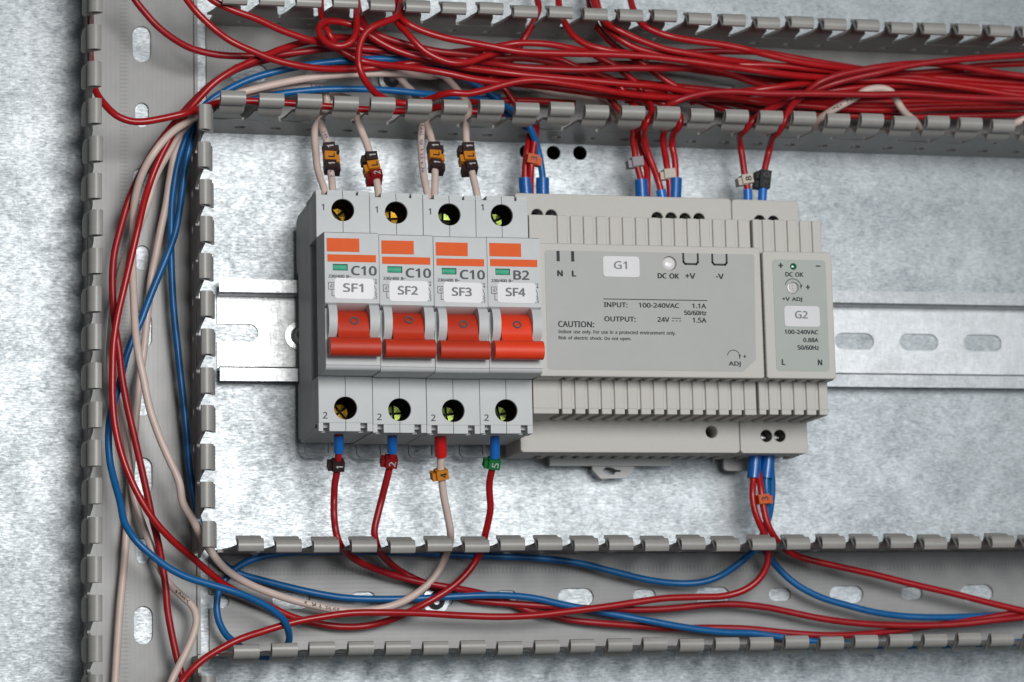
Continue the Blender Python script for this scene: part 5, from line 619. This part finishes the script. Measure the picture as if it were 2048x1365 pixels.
 ('red', 'red wire threading between left fingers of left duct and across to upper duct teeth', [(-71.06,114.8,22),(-71.22,108.71,22),(-71.22,102.46,22),(-71.3,95.7,22),(-71.3,89.22,23),(-70.96,82.87,25),(-69.81,75.74,29),(-66.95,70.68,32),(-63.75,67.33,33),(-59.14,65.53,33),(-55.18,65.41,33),(-48.38,66.74,33),(-41.06,68.69,33),(-36.3,70.62,31),(-30.57,73.67,27),(-24.71,75.4,25),(-17.57,75.74,25),(-4.76,75.49,25),(7.09,74.84,25),(19.8,74.21,25),(32.79,74.14,24),(41.47,75.27,22),(49.43,77.75,18),(57.49,80.6,14),(69,82.27,11),(83.77,83.04,10),(100.5,82.96,9)], {}),
 ('red', 'red wire curving from the top edge over left duct into the upper bundle', [(-59.23,112.75,28),(-56.9,108.52,28),(-53.38,104.45,27),(-49.34,100.38,26),(-43.31,96.48,24),(-37.27,94.05,22),(-29.67,92.64,21),(-20.88,92.32,21),(-8.06,93.09,22),(0.58,94.14,23),(8.56,95.43,23),(15.35,95.96,23),(21.63,95.95,23),(28.8,95.7,23),(36.35,95.65,23),(42.52,95.72,23),(47.99,95.22,23),(56.78,93.7,24),(63.28,92.45,25),(67.33,91.5,27),(74.57,90.07,29),(85.92,89.55,30),(96.78,89.43,31),(104.73,90.03,31),(112.71,90.61,31),(121.81,90.95,31),(128.15,91.42,30),(139.46,92.36,28),(143.84,92.42,27),(149.63,91.8,26),(155.39,90.82,25),(162.94,88.98,24),(168.68,87.97,23),(176.73,87.42,22),(190.36,87.6,21),(206.05,88.23,20),(229.25,89.06,20),(276.48,91.14,20)], {}),
 ('red', 'red wire from top edge sweeping under the vertical arc toward the loose right hand bundle', [(-43.15,111.76,34),(-40.15,107.57,34),(-36.99,103.56,34),(-31.18,98.38,33),(-25.48,94.29,33),(-16.64,90.75,32),(-10.67,88.88,31),(-1.83,87.33,30),(7.26,87.14,28),(15.91,87.89,26),(22.19,88.65,25),(28.83,89.52,25),(34.94,90.72,24),(40.3,91.64,24),(45.99,92.38,23),(52.39,92,22),(61.73,91.08,20),(72.7,90.5,19),(85.58,90.52,18),(104.32,90.46,16),(123,89.76,15),(145.94,88.9,13),(168.51,87.5,13),(191.39,87.57,13),(214.19,88.88,14),(241.22,91.86,15),(278.94,93.79,15)], {}),
 ('red', 'red wire entering at the top beside the corner and diving under the small loop', [(-36.35,111.5,36),(-32.01,107.37,36),(-25.81,104.36,36),(-16.98,101.72,35),(-7.98,98.56,33),(1.03,96.42,31),(6.34,95.77,29),(11.16,94.92,27),(13.4,94.21,26),(15.98,92.82,26),(17.95,91.75,26),(21.51,90.75,26),(26.88,89.64,27),(34.15,88.61,29),(41.4,87.41,31),(49.92,85.98,32),(58.23,84.44,32),(68.78,83.76,31),(75.74,84.23,28),(82.14,84.43,26),(92.72,83.46,26),(103.17,82.33,26),(112.23,81.49,26),(121.64,81.44,25),(127.72,80.87,23),(131.57,78.6,24),(132.7,74.32,30),(132.6,71.27,30),(131.99,69.23,24),(132.57,66.38,20),(133.41,61.35,20),(133.54,56.84,20),(133.43,53.67,20),(133.1,49.27,20),(132.76,44.77,20)], {'ferr': [(211.32, 219.09, 'ferrule_darkblue', 2.3)]}),
 ('red', 'red wire curling into the small closed loop near the top left teeth', [(19.2,110.35,26),(18.23,105.84,30),(17.71,102,33),(17.03,98.28,35),(15.69,95.34,36),(12.66,93.39,36),(9.57,93.17,36),(6.51,94.71,35),(4.66,97.69,34),(4.86,100.68,32),(7.47,103.09,30),(10.93,103.77,29),(14.74,103.51,28),(17.5,102.83,28),(20.09,101.53,28),(22.33,100.03,28),(26.81,97.22,28),(31.83,94.85,28),(37.05,93.22,28),(42.12,92.18,28),(47.2,91.32,28),(51.27,89.98,29),(56.75,88.87,30),(65.97,87.47,32),(73.51,86.53,33),(85.05,85.81,33),(88.26,85.66,33),(98.81,85.16,33),(111.95,84.49,33),(121.31,84.46,32),(124.88,84.48,31),(133.52,84.03,29),(139.15,83.49,28),(149,82.88,26),(160.82,82.52,24),(176.53,82.46,22),(190.15,82.62,21),(207.73,82.92,20),(229,84.03,20),(276.22,86.61,20)], {}),
 ('red', 'short red wire dropping through upper teeth and vanishing beneath the small loop', [(7.93,115.66,18),(7.28,110.94,22),(6.98,107.09,25),(7.97,102.17,27),(9.56,98.45,28),(11.53,96.6,26),(14.83,96.03,22),(21.12,95.03,20),(28.31,94.15,19),(35.55,93.63,18),(46.37,92.52,17),(59.05,91.11,16),(73.89,90.01,14),(90.46,89.06,13),(109.04,88.54,12),(127.84,88.01,11),(146.86,88.02,10)], {}),
 ('red', 'thin dark red wire emerging right of the loop and joining the long bundle', [(20.72,114.8,18),(20.47,111.27,21),(20.75,107.7,23),(21.75,104.81,24),(23.27,102.3,25),(26.2,100.47,26),(29.85,99.11,26),(37.53,97.12,26),(42.78,96.09,26),(48.41,95.25,26),(55.12,94.89,26),(61.85,94.45,26),(67.83,93.57,27),(75.25,93.51,28),(81.86,93.2,28),(90,92.34,27),(93.76,92.01,25),(97.35,91.4,23),(100.49,90.06,22),(103.46,88.71,21),(107.64,85.23,20),(111.12,81.81,19),(114.42,78.54,18),(117.78,74.5,18),(118.85,70.87,19),(118.49,68.33,19),(118.8,63.43,20),(119.29,59.13,20),(120.59,53.96,20),(120.82,49.84,20),(120.84,44.47,20)], {'ferr': [(141.16, 148.24, 'ferrule_darkblue', 2.4)], 'marks': [(134.66, 'grey', '', 'left')]}),
 ('red', 'red wire arching vertically over the pale wires near breaker SF2', [(35.72,118.81,22),(34.48,113.69,26),(33.4,109.04,31),(31.49,104.67,35),(26.46,101.89,37),(21.92,99.59,38),(19.12,96.69,38),(17.68,92.97,38),(17.21,89.13,38),(17.49,85.32,38),(19,82.16,37),(21.4,79.62,35),(24.35,78.03,32),(28.2,76.98,29),(32.59,76.4,27),(38.7,76.43,27),(43.52,77.46,30),(46.35,77.98,34),(50.02,78.32,36),(54.65,78.13,36),(59.75,79.19,36),(64.97,80.87,36),(70.2,82.47,36),(75.35,83.54,36),(80.5,83.91,36),(84.84,83.54,36),(92.93,82.94,35),(103.94,82.06,33),(112.43,81.52,31),(121,81.42,29),(130.2,81.61,27),(141.91,82.51,25),(155.79,82.7,24),(163.98,81.99,24),(169.84,81.8,23),(180.85,81.63,23),(190.98,81.16,23),(199.7,81.15,22),(208.11,81.05,22),(219.68,81.65,22),(236.75,82.89,22),(275.17,84.4,22)], {}),
 ('red', 'long red wire uppermost in the bundle, sagging from upper teeth across whole duct', [(36.91,118.83,24),(35.16,113.79,27),(33.21,108.15,31),(33.07,104.49,34),(34.86,102.36,35),(39.93,100.02,35),(47.58,97.87,35),(55.27,96.69,35),(62.74,95.31,36),(72.7,93.51,37),(79.6,93.25,37),(90.1,93.4,37),(100.47,93.63,37),(111.08,93.69,37),(120.29,93.48,37),(134.07,92.45,37),(144.64,91.4,37),(156.89,90.54,36),(160.21,90.2,36),(171.83,89.74,34),(186.97,90.19,30),(197.37,90.34,28),(206.22,90.52,28),(214.55,90.98,28),(222.55,90.38,29),(233.43,89.33,30),(247.86,87.82,30),(256.36,86.83,30),(263.35,86.15,30),(271.56,85.7,30)], {}),
 ('red', 'red wire falling steeply from upper teeth then bending up under the top strand', [(32.98,115.79,24),(32.29,110.11,27),(31.98,105.9,30),(32.4,102.72,32),(34.56,99.63,34),(37.16,96.13,35),(40.67,92.93,35),(44.47,90.8,35),(49.33,89.24,35),(52.48,89.09,35),(56.58,89.95,34),(60.72,91.78,33),(64.87,93.53,32),(68.15,94.63,31),(72.21,95.94,29),(76.53,96.55,26),(80.61,96.34,24),(88.33,96.17,22),(93.09,95.09,21),(97.58,93.27,21),(103.27,91.85,20),(107.8,90.39,20),(112.25,89.18,19),(115.57,86.2,18),(117.61,81.61,20),(119.6,77.28,24),(120.71,73.07,26),(120.36,70.05,20),(121.7,67.26,17),(122.7,61.47,18),(123.35,56.77,19),(123.04,53.49,20),(122.81,49,20),(122.48,44.51,20)], {}),
 ('red', 'red wire forming the upper rim of the bundle before slanting down to supply G1', [(45.79,95.29,20),(50.7,95.86,22),(57.73,96.41,24),(62.43,96.61,26),(69.58,97.53,29),(73.81,98.15,30),(78.81,98.53,30),(86.68,98.31,30),(94.83,97.38,29),(99.7,97.2,27),(103.5,96.71,25),(106.83,95.24,24),(111.33,93.3,24),(114.72,90.81,24),(118.68,87.96,23),(121.17,85.14,22),(122.89,80.4,25),(122.85,76.56,29),(120.93,72.73,32),(119.51,70.07,31),(120.84,67.93,25),(122.51,63.99,22),(124.94,58.26,21),(126.99,53.49,20),(127.96,49.49,20),(128.53,44.66,20)], {'ferr': [(129.36, 132.79, 'ferrule_blue', 1.75)]}),
 ('red', 'short red wire dropping from upper teeth across the dark side wall', [(86.53,123.98,14),(85.37,117.68,18),(85.22,114.02,20),(83.38,109.41,20),(81.48,105.72,20),(79.5,102.57,20),(77.97,99.7,19),(74.85,95.15,18),(71.41,92.04,17),(68.72,89.85,16),(66.39,88.04,15),(63.88,86.04,14),(61.37,84.04,13),(58.86,82.03,12),(56.7,79.69,11)], {}),
 ('red', 'red wire from upper teeth flattening beneath the long uppermost strand', [(93.87,124.32,14),(93.3,118.31,17),(93.03,114.1,19),(93.23,110.01,22),(93.9,107.32,24),(94.83,104.74,25),(97.38,101.69,26),(100.85,99.41,27),(105.79,97.96,28),(111.04,97.21,28),(117.16,96.99,27),(125.8,96.77,25),(137.46,96.29,23),(150.76,95.24,22),(164.16,94.17,21),(177.67,93.1,20),(193.18,91.71,19),(208.48,90.79,19),(227.78,90.38,19),(277.09,93.67,19)], {}),
 ('red', 'darkest red strand diving diagonally through gaps of the bundle', [(105.68,125.43,12),(105.06,119.4,15),(104.82,113.98,18),(106.13,108.56,20),(108.25,105.74,20),(110.92,103.03,20),(114.51,100.27,20),(117.76,98.49,20),(120.65,96.78,20),(123,95.32,20),(125.35,93.69,20),(127.69,92.05,20),(131.13,89.72,20),(135.12,87.41,20),(138.73,86.24,19),(144.22,85.22,18),(152,84.65,17),(163.58,84.2,16),(177.18,84.36,15),(198.6,85.35,14),(221.85,86.73,14),(279.08,88.17,14)], {}),
 ('red', 'lower of two parallel red wires fanning out from one upper slot', [(107.14,124.35,16),(106.69,118.34,19),(106.69,112.13,23),(107.59,106.36,27),(109.96,103.48,28),(113.59,100.47,29),(117.54,98.65,29),(123.25,97.25,29),(130.21,96.34,28),(137.63,96.16,26),(146.09,95.84,25),(152.06,95.17,26),(157.69,94.36,28),(165.55,94.28,29),(173.77,94.09,29),(182.39,93.81,28),(194.1,93.94,26),(202.86,93.95,24),(213.23,94.11,22),(225.23,94.53,21),(238.82,94.2,21),(252.09,93.76,21),(276.16,93.52,21)], {}),
 ('red', 'upper of two parallel red wires fanning out from one upper slot', [(104.73,123.66,18),(104.55,117.4,22),(105.18,110.95,27),(107.37,106.07,31),(110.12,104.2,32),(115.49,101.73,32),(122.42,99.22,32),(127.76,97.73,32),(135.78,96.6,32),(144.16,95.75,31),(148.9,95.47,30),(155.87,95.44,28),(164.73,95.74,25),(175.74,95.02,23),(190.64,94.07,21),(208.98,93.29,18),(230.67,92.85,17),(278.26,98,17)], {}),
 ('red', 'faint red wire running between and behind brighter strands below upper teeth', [(124.24,98.17,18),(132.93,99.27,20),(141.94,100.18,21),(150.95,100.46,22),(160.32,100.83,22),(167.48,100.4,23),(172.74,99.42,24),(181.19,98.28,24),(191.94,97.21,23),(203.73,96.16,22),(215.61,95.38,21),(229.58,95.79,20),(251.54,96.49,19),(277.23,96.14,19)], {}),
 ('red', 'red wire nearest the upper right teeth sloping down to the crossing pair', [(118.17,123.7,20),(118.04,117.72,23),(118.01,112.6,27),(119.46,106.4,32),(123.64,103.78,33),(128.57,101.91,34),(137.86,100.58,34),(139.68,100.38,34),(148.67,99.57,34),(157.86,98.08,34),(161.52,97.63,33),(170,96.23,32),(178.55,95.18,31),(190.36,94.59,29),(200.6,94.65,26),(210.55,94.61,24),(222.93,95.22,22),(237.17,96.87,22),(250.37,99.06,22),(267.78,100.58,22),(276.14,101.18,22)], {}),
 ('red', 'red wire running level beneath the crossing pair and ending in a slot near supply G1', [(125.65,75.98,22),(126,76.42,27),(126.51,76.68,32),(128.82,77.82,35),(133.95,79.81,36),(140.58,81.48,36),(147.38,82.17,36),(151.79,82.33,36),(162.66,82.12,36),(173.43,82.38,36),(184.44,82.78,36),(194.01,82.94,36),(202.77,83.07,36),(211.02,83.58,36),(216.91,83.76,36),(230.62,83.42,36),(245.01,83.29,36),(260.5,83.56,36),(268.68,83.76,36)], {}),
 ('red', 'short red wire angled upward behind the crossing pair', [(140.4,82.53,18),(148.49,84.03,22),(157.67,84.94,27),(162.4,85.16,29),(170.3,86.38,30),(180.66,88.54,28),(190.92,90.68,25),(203.18,92.56,23),(215.12,93.44,22),(225.57,94.01,22),(238.73,92.52,21),(254.81,92.23,20),(276.5,91.52,20)], {}),
 ('red', 'upper red wire of the crossing pair, marked black where it meets supply G2', [(273.87,93.87,26),(265.17,94.42,27),(258.15,94.99,27),(249.15,95.61,28),(240.22,96.5,29),(234,96.75,30),(225.12,96.7,31),(214.48,95.32,33),(206.79,93.94,34),(198.39,92.25,34),(190,90.11,34),(183.42,87.39,33),(180.37,85.05,31),(178.8,83.69,30),(177.05,82.17,30),(173.04,78.76,33),(170.87,75.38,34),(169.63,72.27,34),(168.72,69.7,31),(168.19,68.66,26),(168.84,65.86,20),(167.43,60.99,20),(166.65,57.79,20),(165.88,52.5,20),(165.56,49.23,20),(165.2,44.7,20)], {'ferr': [(145.34, 150.44, 'ferrule_blue', 1.6)], 'marks': [(143.87, 'black', '2', 'left'), (140.74, 'black', '0', 'left')]}),
 ('red', 'lower red wire of the crossing pair, marked white where it meets supply G2', [(272.51,102.35,30),(263.74,101.18,31),(247.61,99.35,32),(232.88,97.41,33),(221.56,95.68,33),(213.07,93.8,33),(207.1,92.19,33),(199.07,90.41,32),(191.04,88.26,31),(185.49,86.55,29),(180.49,84.85,27),(175.7,83.01,26),(171.48,80.95,26),(166.6,78.33,29),(162.28,75.98,31),(158.9,73.23,33),(156.89,70.57,31),(156.24,69.05,25),(158,66.44,20),(158.58,62.1,20),(158.98,57.93,20),(159.59,54.14,20),(160.02,50.9,20),(160,45.47,20)], {'ferr': [(152.86, 157.38, 'ferrule_blue', 1.6)], 'marks': [(149.22, 'cream', '8', 'left')]}),
 ('red', 'short red wire slipping down into a slot between supplies G1 and G2', [(134.03,87.25,12),(139.3,86.27,13),(145.07,84.03,14),(149.53,82.81,14),(156.67,81.19,13),(161.93,79.77,12),(166.35,78.91,10)], {}),
 ('red', 'red wire behind the pale hoop, low in the right end of upper duct', [(144.84,84.82,16),(156.03,83.38,16),(167.25,81.38,16),(182,80.36,17),(200.68,79.65,18),(219.93,79.93,18),(235.49,80.64,18),(248.76,81.13,19),(268.1,82.06,19),(276.45,82.53,19)], {}),
 ('red', 'paler red wire rising behind the crossing pair towards the hoop', [(163.29,85.23,17),(177.38,86.1,20),(187.7,86.83,23),(196.48,87.66,25),(206.07,88.93,25),(218.02,90.08,24),(231.95,90.28,23),(247.96,90.36,22),(275.47,89.67,22)], {}),
 ('red', 'red wire leaving G1 right output slot beside its marked twin', [(118.14,84.12,12),(125.19,81.94,13),(130.75,79.33,14),(134.64,77.04,15),(132.94,74.2,16),(130.5,71.07,17),(129.98,67.29,18),(130.19,63.28,19),(130.46,58.37,20),(131.04,53.89,20),(131.26,49.22,20),(131.11,44.73,20)], {'marks': [(41.65, 'cream', '', 'left')]}),
 ('white', 'pale hoop of wire arching over red strands at right of upper duct', [(189.28,74.39,12),(187.51,75.99,16),(187.62,77.08,20),(190.33,79.04,26),(194.31,81.2,29),(197.8,83.09,30),(201.51,85.6,30),(204.99,86.82,30),(208.9,87.06,30),(211.99,85.97,30),(213.78,83.47,30),(215.77,80.84,29),(218.99,79.1,26),(223.81,77.63,22),(227.52,76.32,17),(229.49,74.94,12)], {'r': 1.35, 'printed': [(21.51, 8, 'dark_print')]}),
 ('white', 'pale wire end poking over the last teeth at right edge of upper duct', [(262.32,74.86,12),(260.71,76.05,18),(260.78,76.75,25),(264.68,78.55,27),(272.72,81.8,27)], {'r': 1.35}),
]

def spline(P, step=1.6):
    P = [Vector(p) for p in P]; Q = [P[0]*2-P[1]]+P+[P[-1]*2-P[-2]]; out = []; arc = []
    acc = 0.0; knots = [0.0]
    for i in range(1, len(Q)-2):
        p0, p1, p2, p3 = Q[i-1:i+3]
        a, b, c = max((p1-p0).length, 1e-3)**.5, max((p2-p1).length, 1e-3)**.5, max((p3-p2).length, 1e-3)**.5
        m1 = (p2-p1)+((p1-p0)/a-(p2-p0)/(a+b))*b; m2 = (p2-p1)+((p3-p2)/c-(p3-p1)/(b+c))*b
        n = max(2, int((p2-p1).length/step))
        for k in range(n):
            s = k/n; s2 = s*s; s3 = s2*s
            out.append(p1*(2*s3-3*s2+1)+m1*(s3-2*s2+s)+p2*(-2*s3+3*s2)+m2*(s3-s2))
            arc.append(knots[-1]+s*(p2-p1).length)
        knots.append(knots[-1]+(p2-p1).length)
    out.append(P[-1]); arc.append(knots[-1]); return out, arc
def at_arc(pts, arc, s):
    for i in range(len(arc)-1):
        if arc[i] <= s <= arc[i+1]:
            f = (s-arc[i])/max(arc[i+1]-arc[i], 1e-6); return pts[i].lerp(pts[i+1], f), (pts[i+1]-pts[i]).normalized()
    return pts[-1], (pts[-1]-pts[-2]).normalized()
MARK = {'brown': ('brown', 'white_ink'), 'yellow': ('yellow', 'sticker_ink'), 'darkred': ('darkred', 'white_ink'), 'green': ('greenm', 'white_ink'), 'orange': ('orange', 'sticker_ink'),
        'grey': ('grey', 'sticker_ink'), 'cream': ('cream', 'sticker_ink'), 'black': ('blackm', 'grey_ink')}
GROUPS = {'red': 'red wires', 'white': 'pale wires', 'blue': 'blue wires'}
for col, label, P, k in WIRES:
    r = k.get('r', 1.2); pts, arc = spline(P); at = tuple(P[len(P)//2])
    mb = MB(); mb.tube(pts, r, 12); wire = mb.build('wire', 'red2' if col == 'red' and sum(map(ord, label)) % 3 == 0 else col, None, at, 60); tag(wire, label, 'wire', GROUPS[col])
    for a, b, mtl, rr in k.get('ferr', []):
        path = [at_arc(pts, arc, a+(b-a)*q/6)[0] for q in range(7)]
        # flared collar towards the wire, closed towards the terminal
        mb = MB(); mb.tube(path, [rr*1.0]*6+[rr*1.0], 18); mb.build('ferrule', mtl, wire, at, 50)
    for s, mcol, digit, side in k.get('marks', []):
        c, tt = at_arc(pts, arc, s)
        if tt.y < 0: tt = -tt
        nn = Vector((0, 0, 1)); nn = (nn-tt*nn.dot(tt)).normalized(); bb = tt.cross(nn).normalized()   # bb points right when tt is up
        sg = 1 if side == 'right' else -1
        mb = MB(); mb.obb(c, tt, bb, nn, 3.25, 4.0, -1.9, r+1.2); mb.obb(c-tt*0.5+bb*(sg*1.45), tt, bb, nn, 2.7, 3.7, -2.4, r+0.15)
        mk = mb.build('wire_marker', MARK[mcol][0], wire, at)
        if digit:
            mb = MB(); mb.text(digit, -0.85, -1.15, 0.85, 1.15, 0, 0.06)
            if digit == '1': mb = MB(); mb.text(digit, -0.45, -1.15, 0.45, 1.15, 0, 0.06)
            o = c+nn*(r+1.25)+bb*0.2
            mb.v = [tuple(o+tt*x-bb*y) for x, y, z in mb.v]; mb.build('lettering', MARK[mcol][1], mk, at)
    for c0, ln, ink in k.get('printed', []):                 # worn maker's print along the insulation, unreadable strokes
        mb = MB(); rng = random.Random(int(c0*10)); s = c0-ln/2
        while s < c0+ln/2:
            c, tt = at_arc(pts, arc, s); nn = (Vector((-0.12, 0.05, 1))-tt*tt.dot(Vector((-0.12, 0.05, 1)))).normalized(); bb = tt.cross(nn)
            for q in range(3):
                o = c+nn*(r+0.02)+bb*rng.uniform(-.35, .35)+tt*rng.uniform(-.4, .4); a = rng.uniform(0, pi); d1 = tt*cos(a)+bb*sin(a); d2 = bb*cos(a)-tt*sin(a)
                mb.add([tuple(o-d1*.5-d2*.10), tuple(o+d1*.5-d2*.10), tuple(o+d1*.5+d2*.10), tuple(o-d1*.5+d2*.10)], [(0, 1, 2, 3)])
            s += 1.25 if rng.random() > 0.15 else 2.6
        mb.build('printed_marks', ink, wire, at)
